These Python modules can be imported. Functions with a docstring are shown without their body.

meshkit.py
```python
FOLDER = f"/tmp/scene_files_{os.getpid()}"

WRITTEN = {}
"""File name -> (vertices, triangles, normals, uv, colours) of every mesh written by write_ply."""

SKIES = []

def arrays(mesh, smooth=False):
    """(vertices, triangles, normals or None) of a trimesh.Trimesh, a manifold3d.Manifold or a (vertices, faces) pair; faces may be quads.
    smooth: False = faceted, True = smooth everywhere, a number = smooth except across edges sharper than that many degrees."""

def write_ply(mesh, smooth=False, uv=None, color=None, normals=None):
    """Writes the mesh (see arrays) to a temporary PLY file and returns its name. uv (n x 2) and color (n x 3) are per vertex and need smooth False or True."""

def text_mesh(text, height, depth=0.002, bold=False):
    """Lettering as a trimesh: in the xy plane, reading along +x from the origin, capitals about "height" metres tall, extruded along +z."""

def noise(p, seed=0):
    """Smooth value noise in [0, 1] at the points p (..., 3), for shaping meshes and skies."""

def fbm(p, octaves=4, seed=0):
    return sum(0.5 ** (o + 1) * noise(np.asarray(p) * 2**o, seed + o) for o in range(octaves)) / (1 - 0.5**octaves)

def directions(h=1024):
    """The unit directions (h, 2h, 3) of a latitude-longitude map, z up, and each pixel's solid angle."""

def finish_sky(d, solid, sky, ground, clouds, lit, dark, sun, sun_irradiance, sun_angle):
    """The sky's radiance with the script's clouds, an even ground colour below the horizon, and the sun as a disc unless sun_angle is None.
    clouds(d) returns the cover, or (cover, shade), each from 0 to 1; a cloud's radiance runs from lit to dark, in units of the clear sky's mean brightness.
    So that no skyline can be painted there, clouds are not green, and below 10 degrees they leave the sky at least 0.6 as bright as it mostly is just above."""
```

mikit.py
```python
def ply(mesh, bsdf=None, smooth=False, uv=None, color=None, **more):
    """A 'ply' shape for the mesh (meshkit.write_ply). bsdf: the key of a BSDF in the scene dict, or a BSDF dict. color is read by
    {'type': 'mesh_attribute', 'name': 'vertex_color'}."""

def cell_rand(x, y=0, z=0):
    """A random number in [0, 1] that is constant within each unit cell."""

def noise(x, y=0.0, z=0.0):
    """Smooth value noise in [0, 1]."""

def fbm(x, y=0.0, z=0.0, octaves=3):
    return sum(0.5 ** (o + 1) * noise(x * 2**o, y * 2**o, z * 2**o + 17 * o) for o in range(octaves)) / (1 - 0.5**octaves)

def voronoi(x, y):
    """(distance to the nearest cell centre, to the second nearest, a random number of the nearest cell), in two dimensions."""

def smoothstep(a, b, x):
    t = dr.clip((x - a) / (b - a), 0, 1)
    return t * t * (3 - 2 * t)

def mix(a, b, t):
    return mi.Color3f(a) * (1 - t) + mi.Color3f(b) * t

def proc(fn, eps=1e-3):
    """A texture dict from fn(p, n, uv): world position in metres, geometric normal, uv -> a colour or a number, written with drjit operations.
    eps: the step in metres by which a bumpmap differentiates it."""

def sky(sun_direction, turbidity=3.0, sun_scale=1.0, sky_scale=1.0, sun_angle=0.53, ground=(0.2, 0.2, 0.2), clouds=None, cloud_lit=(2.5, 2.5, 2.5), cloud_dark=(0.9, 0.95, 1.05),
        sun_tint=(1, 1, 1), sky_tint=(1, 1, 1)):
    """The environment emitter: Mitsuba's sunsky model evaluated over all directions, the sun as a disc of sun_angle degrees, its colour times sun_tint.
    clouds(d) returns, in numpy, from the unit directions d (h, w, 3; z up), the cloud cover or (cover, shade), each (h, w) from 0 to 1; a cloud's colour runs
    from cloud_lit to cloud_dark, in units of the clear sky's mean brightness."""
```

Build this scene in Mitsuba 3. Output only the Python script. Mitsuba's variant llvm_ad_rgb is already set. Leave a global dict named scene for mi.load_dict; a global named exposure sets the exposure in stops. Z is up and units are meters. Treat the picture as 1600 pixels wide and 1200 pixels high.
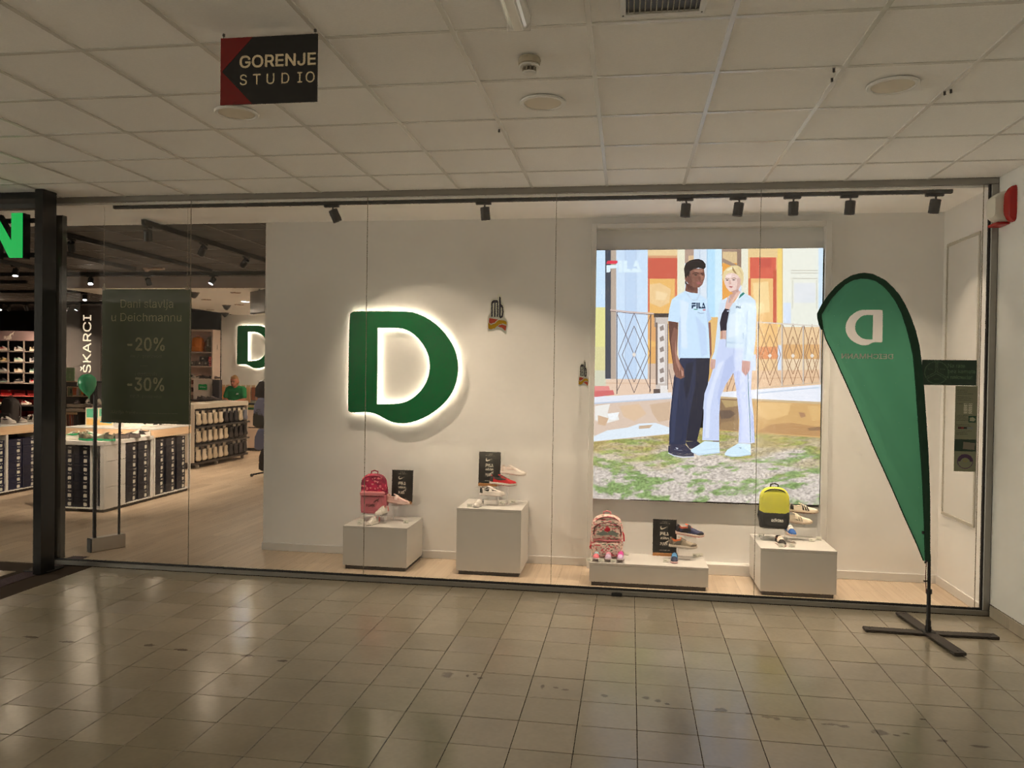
import math, random
import numpy as np, trimesh, mitsuba as mi, drjit as dr, mikit, meshkit
import manifold3d as m3
import shapely, shapely.geometry as sg, shapely.affinity as sa, shapely.ops as so
from mikit import noise, fbm, smoothstep, mix, cell_rand

rng = random.Random(7)
T4 = mi.ScalarTransform4f
PI = math.pi
scene, labels, _n = {}, {}, {}
exposure = 0.0


def srgb(r, g, b):
    return [((v / 255) / 12.92 if v <= 10.3 else (((v / 255) + .055) / 1.055) ** 2.4) for v in (r, g, b)]


def rgb(c):
    return {'type': 'rgb', 'value': [float(x) for x in c]}


# ------------------------------------------------------------------ camera
CAM = dict(f=1214.9, yaw=-.1476, pitch=-.01377, roll=.0141, z=1.7716)
cyw, syw, cpt, spt = math.cos(CAM['yaw']), math.sin(CAM['yaw']), math.cos(CAM['pitch']), math.sin(CAM['pitch'])
_fw = np.array([syw * cpt, cyw * cpt, spt])
_rt = np.array([cyw, -syw, 0.0])
_up = np.cross(_rt, _fw)
cam_up = -math.sin(CAM['roll']) * _rt + math.cos(CAM['roll']) * _up
cam_rt = math.cos(CAM['roll']) * _rt + math.sin(CAM['roll']) * _up
EYE = np.array([0, 0, CAM['z']])
scene['camera'] = {'type': 'perspective', 'fov': 2 * math.degrees(math.atan(800 / CAM['f'])), 'fov_axis': 'x', 'near_clip': .05, 'far_clip': 100,
                   'to_world': T4().look_at(EYE.tolist(), (EYE + _fw).tolist(), cam_up.tolist())}

# ------------------------------------------------------------------ light
WARM = np.array([1.0, .80, .575])
FILL_L = 9.0           # added fill panel overhead, behind the camera
LEFT_LIGHT_L = 4.2           # unseen lit front at the far left, lights the right wall
SPOT_I = 12.0          # window track spotlights
LENS_L = 260.0        # shop track spotlights (lens discs)
SCREEN_L = 1.05       # backlit picture
HALO_L = 26.0          # LED strip behind the wall letters
LETTER_L = .55        # illuminated entrance letter
PANEL_L = 20.0         # lit recessed lamp and unseen square lamps inside the shop

# ------------------------------------------------------------------ materials
def M(name, col, rough=.55, metallic=0.0, spec=.5, sheen=0., coat=0.):
    d = {'type': 'principled', 'base_color': rgb(col) if not isinstance(col, dict) else col, 'roughness': rough if not callable(rough) else mikit.proc(rough), 'metallic': metallic, 'specular': spec}
    if sheen:
        d['sheen'] = sheen
    if coat:
        d['clearcoat'] = coat
        d['clearcoat_gloss'] = .9
    scene['m_' + name] = {'type': 'twosided', 'b': d}
    return 'm_' + name


def MC(*c, rough=.6, **k):
    """a plain colour, shared by everything that has it"""
    name = 'c%02x%02x%02x_%d' % (*c, round(rough * 100)) + ''.join(f'{a}{v}' for a, v in sorted(k.items())).replace('.', 'p')
    return 'm_' + name if 'm_' + name in scene else M(name, srgb(*c), rough, **k)


def col3(c):
    return mi.Color3f(*[float(x) for x in c])


def tile_fn(k, stained=False):
    base = np.array(srgb(*[(160, 151, 134), (155, 146, 128), (165, 155, 138), (158, 149, 135)][k]))
    stains = [(-4.25, 4.56, .05, .02), (-3.84, 4.55, .06, .02), (-3.55, 4.52, .05, .02), (-3.0, 4.56, .05, .025), (-2.75, 4.52, .05, .02), (-2.3, 4.5, .05, .02), (-2.05, 4.46, .04, .02), (-1.02, 4.43, .035, .05), (-.9, 4.44, .012, .02), (-.86, 4.47, .014, .016), (-.82, 4.42, .016, .018),
              (-.45, 4.36, .012, .03), (-.37, 4.36, .02, .014), (-.32, 4.34, .022, .014), (-.1, 4.3, .02, .02), (.13, 4.31, .026, .018), (.19, 4.28, .018, .022), (.24, 4.25, .016, .012), (.52, 4.23, .03, .024), (.66, 4.21, .022, .012), (.75, 4.18, .035, .015), (.79, 4.17, .02, .02),
              (.9, 4.18, .04, .014), (1.05, 4.15, .05, .012), (1.12, 4.14, .03, .014), (1.28, 4.1, .04, .035), (1.35, 4.08, .02, .012), (1.4, 4.11, .03, .012), (1.55, 4.06, .03, .014), (1.71, 4.03, .055, .014), (2.02, 3.98, .05, .02), (2.12, 3.95, .04, .03), (1.55, 4.3, .02, .01)]

    def fn(p, n, uv):
        m = fbm(p.x * 3 + k * 7, p.y * 3, 1.0 * k, 4)
        f = fbm(p.x * 60, p.y * 60, 3., 2)
        c = col3(base) * (.82 + .26 * m + .1 * f)
        if not stained:
            return c
        wob = (noise(p.x * 55, p.y * 55, 9.) - .5) * 1.1
        s = mi.Float(0)
        for x, y, a, b in stains:
            q = dr.square((p.x - x) / a) + dr.square((p.y - y) / b)
            s = dr.maximum(s, smoothstep(1.25, .35, q + wob))
        return mix(c, col3(srgb(62, 42, 30)), s * .72)
    return fn


for _k in range(4):
    M(f'tile{_k}', mikit.proc(tile_fn(_k)), .17 + .02 * _k, spec=.85)
M('tile_stained', mikit.proc(tile_fn(0, True)), .2, spec=.85)
M('grout', srgb(58, 46, 36), .9)


def wood_fn(p, n, uv):
    row = dr.floor(p.x / .19)
    yy = p.y / 1.35 + cell_rand(row, 3.) * 5
    c = cell_rand(row, dr.floor(yy), 5.)
    g = fbm(p.x * 70 + c * 30, p.y * 2.6 + c * 9, c * 5, 4)
    w = fbm(p.x * 9 + c * 11, p.y * 1.1, c * 3, 3)
    col = mix(col3(srgb(168, 148, 128)), col3(srgb(208, 190, 168)), dr.clip(.25 + .5 * w + .45 * (g - .5) + .24 * (c - .5), 0, 1))
    e = dr.minimum(p.x / .19 - row, 1 - (p.x / .19 - row)) * .19
    e2 = dr.minimum(yy - dr.floor(yy), 1 - (yy - dr.floor(yy))) * 1.35
    return col * (1 - .3 * smoothstep(.0022, .0006, dr.minimum(e, e2)))


M('window_ceiling', [.90, .895, .885], .85, spec=.2)
M('wood_floor', mikit.proc(wood_fn), .42, spec=.4)
M('wall_white', mikit.proc(lambda p, n, uv: col3([.80, .795, .785]) * (.97 + .05 * fbm(p.x * 2, p.y * 2 + 3, p.z * 2, 3))), .8, spec=.2)
M('hall_wall', mikit.proc(lambda p, n, uv: col3([.72, .72, .70]) * (.95 + .09 * fbm(p.y * 3, p.z * 3, 1., 4))), .85, spec=.2)
M('ceil_panel', mikit.proc(lambda p, n, uv: col3([.85, .845, .835]) * (.95 + .06 * fbm(p.x * 1.7, p.y * 1.7, 1., 3) + .05 * (noise(p.x * 190, p.y * 190, 2.) - .5))), .85, spec=.25)
M('grid_bar', [.62, .61, .58], .28, spec=.6)
M('dark_ceil', mikit.proc(lambda p, n, uv: col3([.070, .062, .058]) * (.8 + .4 * fbm(p.x * 5, p.y * 5, 0., 3))), .75)
M('dark_bar', [.13, .12, .115], .4)
M('frame_steel', [.30, .29, .27], .38, metallic=.75)
M('frame_olive', [.055, .052, .045], .35, metallic=.3)
M('black', [.012, .012, .013], .45)
M('black_gloss', [.010, .010, .011], .18)
M('dark_grey', [.06, .055, .055], .6)
M('mat', mikit.proc(lambda p, n, uv: col3([.10, .075, .085]) * (.7 + .6 * noise(p.x * 240, p.y * 240, 0.))), .95, spec=.1)
M('white_lacquer', [.70, .69, .67], .38, spec=.45)
M('plinth_white', [.56, .545, .52], .4, spec=.4)
M('white_matte', [.78, .775, .76], .7)
M('steel', [.55, .53, .50], .3, metallic=1.0)
M('chrome', [.8, .8, .8], .15, metallic=1.0)
M('green_acrylic', srgb(0, 92, 48), .1, spec=.5)
M('deep_green', srgb(18, 58, 36), .5)
M('peach_wood', mikit.proc(lambda p, n, uv: mix(col3(srgb(226, 190, 152)), col3(srgb(236, 206, 172)), fbm(p.x * 4 + p.y * 4, p.z * 60, 0., 3))), .5)
M('paper_grey', srgb(170, 168, 150), .6)


def flag_fn(p, n, uv):
    w = fbm(p.x * 3 + p.z * .9, p.z * .7, 2., 3)
    return mix(col3(srgb(78, 144, 116)), col3(srgb(90, 156, 128)), w)


scene['m_flag'] = {'type': 'principledthin', 'base_color': mikit.proc(flag_fn), 'roughness': .75, 'diff_trans': 1.5}
scene['m_flag_white'] = {'type': 'principledthin', 'base_color': rgb([.88, .86, .84]), 'roughness': .75, 'diff_trans': 1.3}
scene['m_glass'] = {'type': 'thindielectric', 'int_ior': 1.5}
scene['m_acrylic'] = {'type': 'thindielectric', 'int_ior': 1.45}
# translucent green film of the hanging poster
scene['m_green_film'] = {'type': 'twosided', 'b': {'type': 'principled', 'base_color': mikit.proc(lambda p, n, uv: mix(col3(srgb(38, 52, 24)), col3(srgb(58, 70, 34)), fbm(p.x * 3.2, p.z * 2.6, 2., 3))), 'roughness': .3, 'specular': .5}}

# ------------------------------------------------------------------ naming
def key(name, parent=None):
    k = f'{parent}__{name}' if parent else name
    if k in _n:
        _n[k] += 1
        k = f'{k}_{_n[k]:03d}'
    _n.setdefault(k, 0)
    return k


def obj(name, mesh, bsdf, parent=None, smooth=False, T=None, label=None, **kw):
    k = key(name, parent)
    d = dict(mesh) if isinstance(mesh, dict) else mikit.ply(mesh, None, smooth=smooth, **kw)
    if bsdf is not None:
        d['bsdf'] = {'type': 'ref', 'id': bsdf if bsdf[:2] == 'm_' else 'm_' + bsdf}
    if T is not None:
        d['to_world'] = T4(T)
    scene[k] = d
    if label:
        labels.setdefault(k, {})['label'] = label
    return k


def thing(name, label, cat, group=None):
    k = key(name)
    labels[k] = {'label': label, 'category': cat}
    if group:
        labels[k]['group'] = group
    return k


def solo(name, mesh, bsdf, label, cat, group=None, **kw):
    k = obj(name, mesh, bsdf, **kw)
    labels[k] = {'label': label, 'category': cat}
    if group:
        labels[k]['group'] = group
    return k


def struct(name, mesh, bsdf, label=None, **kw):
    k = obj(name, mesh, bsdf, **kw)
    labels.setdefault(k, {})['kind'] = 'structure'
    if label:
        labels[k]['label'] = label
    return k


def place(parts, root, T=None):
    """parts: (name, mesh or ply dict, bsdf[, smooth]); a name with '__' is a sub-part of an earlier part"""
    last = {}
    for name, mesh, bsdf, *s in parts:
        par, leaf = root, name
        if '__' in name:
            up, leaf = name.split('__')
            par = last[up]
        k = obj(leaf, mesh, bsdf, par, smooth=s[0] if s else False, T=T)
        last[leaf] = k
    return root


def ready(parts):
    return [(p[0], mikit.ply(p[1], None, smooth=p[3] if len(p) > 3 else False), p[2]) for p in parts]


# ------------------------------------------------------------------ meshes
def box(x0, x1, y0, y1, z0, z1, b=0.0):
    lo, hi = np.minimum([x0, y0, z0], [x1, y1, z1]), np.maximum([x0, y0, z0], [x1, y1, z1])
    if b <= 0:
        m = trimesh.creation.box((1, 1, 1))
        m.apply_scale(hi - lo)
        m.apply_translation((lo + hi) / 2)
        return m
    b = min(b, (hi - lo).min() * .49)
    c, h = (lo + hi) / 2, (hi - lo) / 2
    pts = []
    for s in np.ndindex(2, 2, 2):
        s = np.array(s) * 2 - 1
        for k in range(3):
            q = h - b
            q[k] = h[k]
            pts.append(c + s * q)
    return trimesh.convex.convex_hull(np.array(pts))


def cat(*ms):
    return trimesh.util.concatenate([m for m in ms if m is not None])


def tube(p0, p1, r, n=12, r1=None):
    p0, p1 = np.array(p0, float), np.array(p1, float)
    d = p1 - p0
    L = np.linalg.norm(d)
    z = d / L
    x = np.cross(z, [0, 0, 1] if abs(z[2]) < .9 else [1, 0, 0])
    x /= np.linalg.norm(x)
    y = np.cross(z, x)
    a = np.arange(n) * 2 * PI / n
    ring = np.cos(a)[:, None] * x + np.sin(a)[:, None] * y
    v = np.vstack([p0 + ring * r, p1 + ring * (r if r1 is None else r1), [p0], [p1]])
    i = np.arange(n)
    j = (i + 1) % n
    f = np.vstack([np.stack([i, j, j + n], 1), np.stack([i, j + n, i + n], 1), np.stack([j, i, i * 0 + 2 * n], 1), np.stack([i + n, j + n, i * 0 + 2 * n + 1], 1)])
    return trimesh.Trimesh(v, f, process=False)


def path_tube(pts, r, n=8):
    pts = np.array(pts, float)
    rs = np.full(len(pts), r) if np.isscalar(r) else np.array(r)
    V, t = [], np.gradient(pts, axis=0)
    t /= np.linalg.norm(t, axis=1, keepdims=True) + 1e-12
    ref = np.array([0, 0, 1.]) if abs(t[0][2]) < .9 else np.array([0, 1., 0])
    a = np.arange(n) * 2 * PI / n
    for p, d, q in zip(pts, t, rs):
        x = np.cross(d, ref)
        if np.linalg.norm(x) < 1e-3:
            x = np.cross(d, [1, .1, 0])
        x /= np.linalg.norm(x)
        y = np.cross(d, x)
        V.append(p + q * (np.cos(a)[:, None] * x + np.sin(a)[:, None] * y))
    return loft(V)


def loft(rings, cap=True, closed=True):
    n = len(rings[0])
    V = [np.array(r, float) for r in rings]
    F = []
    for k in range(len(V) - 1):
        for i in range(n if closed else n - 1):
            j = (i + 1) % n
            a, b, c, d = k * n + i, k * n + j, (k + 1) * n + j, (k + 1) * n + i
            F += [[a, b, c], [a, c, d]]
    P = np.vstack(V)
    if cap and closed:
        c0, c1 = len(P), len(P) + 1
        P = np.vstack([P, V[0].mean(0), V[-1].mean(0)])
        e = (len(V) - 1) * n
        for i in range(n):
            j = (i + 1) % n
            F += [[j, i, c0], [e + i, e + j, c1]]
    m = trimesh.Trimesh(P, np.array(F), process=False)
    if m.volume < 0:
        m.invert()
    return m


def lathe(prof, n=24, axis_pt=(0, 0, 0)):
    """prof: (r, z) from bottom to top"""
    a = np.arange(n) * 2 * PI / n
    m = loft([np.stack([np.cos(a) * max(r, 1e-5), np.sin(a) * max(r, 1e-5), np.full(n, z)], 1) for r, z in prof])
    m.apply_translation(axis_pt)
    return m


def slab(poly, y0, y1):
    """a polygon in (x, z) with thickness from y0 (front) to y1 (back)"""
    ms = []
    for g in getattr(poly, 'geoms', [poly]):
        if g.is_empty or g.geom_type != 'Polygon' or g.area < 1e-9:
            continue
        m = trimesh.creation.extrude_polygon(sg.polygon.orient(g), abs(y1 - y0), engine='earcut')
        m.apply_transform([[1, 0, 0, 0], [0, 0, -1, max(y0, y1)], [0, 1, 0, 0], [0, 0, 0, 1]])
        ms.append(m)
    return cat(*ms)


def P(*pts):
    return sg.Polygon(pts)


def text(s, h, x, z, y, depth=.002, bold=False, w=None, center=False, mirror=False, sx=1.0):
    """lettering that faces -y, its front face at y"""
    m = meshkit.text_mesh(s, h, depth, bold)
    b = m.bounds
    if w:
        sx = w / (b[1, 0] - b[0, 0])
    m.apply_transform(np.diag([sx, 1, 1, 1]))
    b = m.bounds
    m.apply_translation([-(b[0, 0] + b[1, 0]) / 2 if center else -b[0, 0], 0, 0])
    m.apply_transform([[1, 0, 0, x], [0, 0, -1, y + depth], [0, 1, 0, z], [0, 0, 0, 1]])
    if mirror:
        m.apply_transform([[-1, 0, 0, 2 * x], [0, 1, 0, 0], [0, 0, 1, 0], [0, 0, 0, 1]])
    return m


def rot(axis, deg, pt=(0, 0, 0)):
    return trimesh.transformations.rotation_matrix(math.radians(deg), axis, pt)


def move(x, y, z):
    return trimesh.transformations.translation_matrix([x, y, z])


def moved(m, M_):
    m = m.copy()
    m.apply_transform(M_)
    return m


def pillow(pts, depth, edge=.25, n=5, back_flat=False, res=None):
    """a star-shaped outline (x, z) blown up to the depth along y, front at -depth/2"""
    pts = np.array(pts, float)
    if res:
        q = sg.LinearRing(pts)
        pts = np.array([q.interpolate(t, normalized=True).coords[0] for t in np.linspace(0, 1, res, endpoint=False)])
    c = pts.mean(0)
    ks = np.linspace(-1, 1, 2 * n + 1)
    rings = []
    for k in ks:
        s = (1 - abs(k) ** 3.2) ** .5 if abs(k) < 1 else 0
        f = 1 - edge + edge * s
        y = k * depth / 2
        rings.append(np.stack([c[0] + (pts[:, 0] - c[0]) * f, np.full(len(pts), y), c[1] + (pts[:, 1] - c[1]) * f], 1))
    return loft(rings)


def arch(w, h, r, n=10):
    """outline of an upright shape with a round top, from (-w/2, 0) to (w/2, h)"""
    a = np.linspace(0, PI, 2 * n)
    top = [(w / 2 * np.sign(math.cos(t)) * abs(math.cos(t)) ** .75, h - r + r * math.sin(t) ** .8) for t in a]
    return [(-w / 2 * .96, .0), (-w / 2 * .5, -.004), (w / 2 * .5, -.004), (w / 2 * .96, 0.0), (w / 2, h * .2), (w / 2, h * .4)] + top + [(-w / 2, h * .4), (-w / 2, h * .2)]


def sub_poly(cx, cz, pts, s):
    return sg.Polygon([(cx + x * s, cz + z * s) for x, z in pts])

# ================================================================== the mall
H = 3.272
FY = 6.2675           # outer face of the shop front
XL, XR = -5.14, 2.712
XS, YB = -3.53, 7.2   # end of the display wall, its face
TS, FA = .29768, -.00363
FX0, FY0 = .05919, 6.28916


def in_view(p, pad=0):
    q = (np.atleast_2d(p) - EYE) @ np.stack([cam_rt, cam_up, _fw]).T
    ok = q[:, 2] > .3
    w = np.maximum(q[:, 2], .3)
    x, y = 800 + CAM['f'] * q[:, 0] / w, 600 - CAM['f'] * q[:, 1] / w
    return ok & (x > -pad) & (x < 1600 + pad) & (y > -pad) & (y < 1200 + pad), q[:, 2]


# floor: bedding, then tiles one by one
struct('floor', box(-14, XR + .02, -9, FY + .02, -.06, -.004), 'grout', label='beige square floor tiles with dark joints in front of the shop window')
labels['floor']['kind'] = 'structure'
tile = mikit.ply(box(-TS / 2 + .0018, TS / 2 - .0018, -TS / 2 + .0018, TS / 2 - .0018, -.012, 0, .0012))
ca, sa_ = math.cos(FA), math.sin(FA)
tl = []
for c in range(-30, 10):
    for r in range(-1, 40):
        gx, gy = FX0 + TS * (c + .5), FY0 - TS * (r + .5)
        x, y = gx * ca - gy * sa_, gx * sa_ + gy * ca
        if x - TS / 2 > XR or y - TS / 2 > FY or x < -4.95 + .13:
            continue
        tl.append((x, y))
tl = np.array(tl)
cor = [tl + np.array(o) * TS / 2 for o in ((-1, -1), (1, -1), (1, 1), (-1, 1), (0, 0))]
seen = np.zeros(len(tl), bool)
for q in cor:
    v, dep = in_view(np.c_[q, np.zeros(len(q))])
    seen |= v
order = sorted(np.nonzero(seen)[0], key=lambda i: tl[i, 1])
single = set(order[:300])
rest = []
for i, (x, y) in enumerate(tl):
    w0, w1 = min(TS / 2, XR - x), min(TS / 2, FY - y)
    Tm = move(x, y, (rng.random() - .5) * .0012) @ rot([0, 0, 1], math.degrees(FA)) @ rot([1, rng.random() - .5, 0], (rng.random() - .5) * .12)
    cut = w0 < TS / 2 or w1 < TS / 2
    if i in single and not cut:
        obj('tile', tile, 'tile_stained' if 3.85 < y < 4.75 else f'tile{rng.choice([0, 0, 1, 2, 3])}', 'floor', T=Tm)
    else:
        m = box(-TS / 2 + .0018, w0 - .0018, -TS / 2 + .0018, w1 - .0018, -.012, 0, .0012)
        if i in single:
            obj('tile', m, 'tile0', 'floor', T=Tm)
        else:
            rest.append(moved(m, Tm))
k = obj('far_tiles', cat(*rest), 'tile0', 'floor')
labels[k] = {'kind': 'stuff'}
# the dark border and the paler floor in front of the entrance
bord = move(-4.95, 3.0, 0) @ rot([0, 0, 1], 0)
nb = 0
for y in np.arange(1.2, 6.1, .6):
    obj('border_strip', box(-5.12, -4.953, y, y + .596, -.012, .001, .001), 'mat', 'floor')
for x in np.arange(-7.0, -5.2, .6):
    for y in np.arange(1.2, 6.0, .6):
        obj('pale_slab', box(x + .002, x + .598, y, min(y + .596, 6.02), -.012, 0, .001), 'tile2', 'floor')

# ceiling of the mall: panels lying in a grid of white bars
cx0, cy0 = -.1878, 3.3696
struct('ceiling', box(-14, XR + .02, -3.2, FY + .1, H + .05, H + .09), 'grout', label='white square ceiling panels in a metal grid above the shop front')
pan = mikit.ply(box(-.2965, .2965, -.2965, .2965, 0, .012, .002))
stu = []
for c in range(-23, 6):
    for r in range(-11, 6):
        x0, x1 = cx0 + .6 * c, min(cx0 + .6 * (c + 1), XR)
        y0, y1 = cy0 + .6 * (r - 1), min(cy0 + .6 * r, FY)
        if x1 - x0 < .05 or y1 - y0 < .05:
            continue
        cc = np.array([[x, y, H] for x in (x0, x1) for y in (y0, y1)])
        vis = in_view(cc, 10)[0].any()
        full = x1 - x0 > .599 and y1 - y0 > .599
        dz = H + .004 + rng.random() * .003
        if vis and full:
            obj('ceiling_panel', pan, 'ceil_panel', 'ceiling', T=move((x0 + x1) / 2, (y0 + y1) / 2, dz))
        else:
            m = box(x0 + .0035, x1 - .0035, y0 + .0035, y1 - .0035, dz, dz + .012, .002)
            if vis:
                obj('ceiling_panel', m, 'ceil_panel', 'ceiling')
            else:
                stu.append(m)
k = obj('far_panels', cat(*stu), 'ceil_panel', 'ceiling')
labels[k] = {'kind': 'stuff'}
for c in range(-22, 6):
    x = cx0 + .6 * c
    if x < XR:
        obj('runner', box(x - .012, x + .012, -3.2, FY, H, H + .03, .0015), 'grid_bar', 'ceiling')
for r in range(-10, 6):
    y = cy0 + .6 * r
    if y < FY:
        obj('cross_bar', box(-14, XR, y - .012, y + .012, H + .0006, H + .03, .0015), 'grid_bar', 'ceiling')

# right-hand mall wall with its tile skirting
struct('wall_right', box(XR, XR + .2, -9, FY + .02, 0, H + .05), 'hall_wall', label='plain off-white mall wall to the right of the shop window')
struct('baseboard_right', box(XR - .004, XR, -9, FY, 0, .092), 'grout', label='beige tile skirting along the right mall wall')
for i in range(14):
    y1 = FY - .02 - i * .3
    obj('skirting_tile', box(XR - .013, XR - .001, y1 - .297, y1, .001, .09, .003), 'tile0', 'baseboard_right')
# unseen rest of the gallery; dark walls keep reflections in the panes low
struct('wall_opposite', box(-14, XR + .2, -8.2, -8, 0, 5.6), M('opposite', mikit.proc(lambda p, n, uv: col3([.045, .04, .034]) * (.6 + .8 * fbm(p.x * .9, p.z * .9, 3., 3))), .6), label='unseen dark wall behind the camera, facing the shop')
struct('wall_far_left', cat(box(-14.2, -14, -9, -3.2, 0, 5.6), box(-14.2, -14, 5.6, 6.3, 0, 5.6), box(-14.2, -14, -3.2, 5.6, 3.1, 5.6)), 'opposite', label='unseen dark wall at the far left end')
t = thing('unseen_left_front', 'unseen bright front at the far left, placed to light the right wall', 'unseen front')  # out of view, placed to light the right wall and the flag
for y in np.linspace(-3.2, 5.6, 6):
    obj('mullion', box(-14.05, -13.95, y - .03, y + .03, 0, 3.1), 'dark_grey', t)
obj('glowing_panel', trimesh.Trimesh([[-14, -3.2, .1], [-14, 5.6, .1], [-14, 5.6, 3.1], [-14, -3.2, 3.1]], [[0, 1, 2], [0, 2, 3]], process=False), 'white_matte', t, emitter={'type': 'area', 'radiance': rgb(np.array([1.0, .94, .76]) * LEFT_LIGHT_L)})
struct('wall_fill_well', box(-14, XR, -3.3, -3.2, H - .02, 5.6), 'hall_wall', label='added wall closing the well of the fill light')  # encloses the added fill panel, out of view
struct('wall_right_fill_well', box(XR, XR + .2, -9, -3.2, H, 5.6), 'hall_wall', label='added upper wall beside the fill light')  # put in with the fill panel to close its well
t = thing('overhead_fill', 'large added fill panel overhead behind the camera, brightens the mall', 'fill light')  # added fill, brightens the mall floor and ceiling from out of view
obj('frame', cat(box(-14, XR, -8, -7.7, 5.5, 5.6), box(-14, XR, -3.5, -3.2, 5.5, 5.6), box(-14, -13.7, -7.7, -3.5, 5.5, 5.6), box(XR - .3, XR, -7.7, -3.5, 5.5, 5.6)), 'white_matte', t)
obj('diffuser', trimesh.Trimesh([[-13.7, -7.7, 5.52], [XR - .3, -7.7, 5.52], [XR - .3, -3.5, 5.52], [-13.7, -3.5, 5.52]], [[0, 2, 1], [0, 3, 2]], process=False), 'white_matte', t, emitter={'type': 'area', 'radiance': rgb(np.array([1.0, .91, .76]) * FILL_L)})

# ------------------------------------------------------------------ things on the mall ceiling and wall
def round_cover(x, y, label):
    t = thing('ceiling_cover', label, 'ceiling light', 'round white ceiling covers')
    obj('ring', moved(loft([np.c_[.126 * np.cos(a), .126 * np.sin(a), 0 * a] if i == 0 else np.c_[r * np.cos(a), r * np.sin(a), 0 * a + z] for i, (r, z) in enumerate(((.126, 0), (.126, -.006), (.121, -.011), (.108, -.011), (.104, -.007), (.104, 0))) for a in [np.linspace(0, 2 * PI, 40, endpoint=False)]], cap=False), move(x, y, H)), 'white_matte', t, smooth=30)
    obj('lid', moved(lathe([(.0, -.008), (.06, -.0078), (.1, -.006), (.104, -.003), (.104, 0)], 40), move(x, y, H)), MC(216, 208, 194, rough=.6), t, smooth=40)


round_cover(-2.284, 4.276, 'round white ceiling cover just below the hanging black and red sign')
round_cover(-.489, 4.296, 'round white ceiling cover just below the smoke detector')
round_cover(1.316, 4.236, 'round white ceiling cover nearest the right wall')

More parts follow.
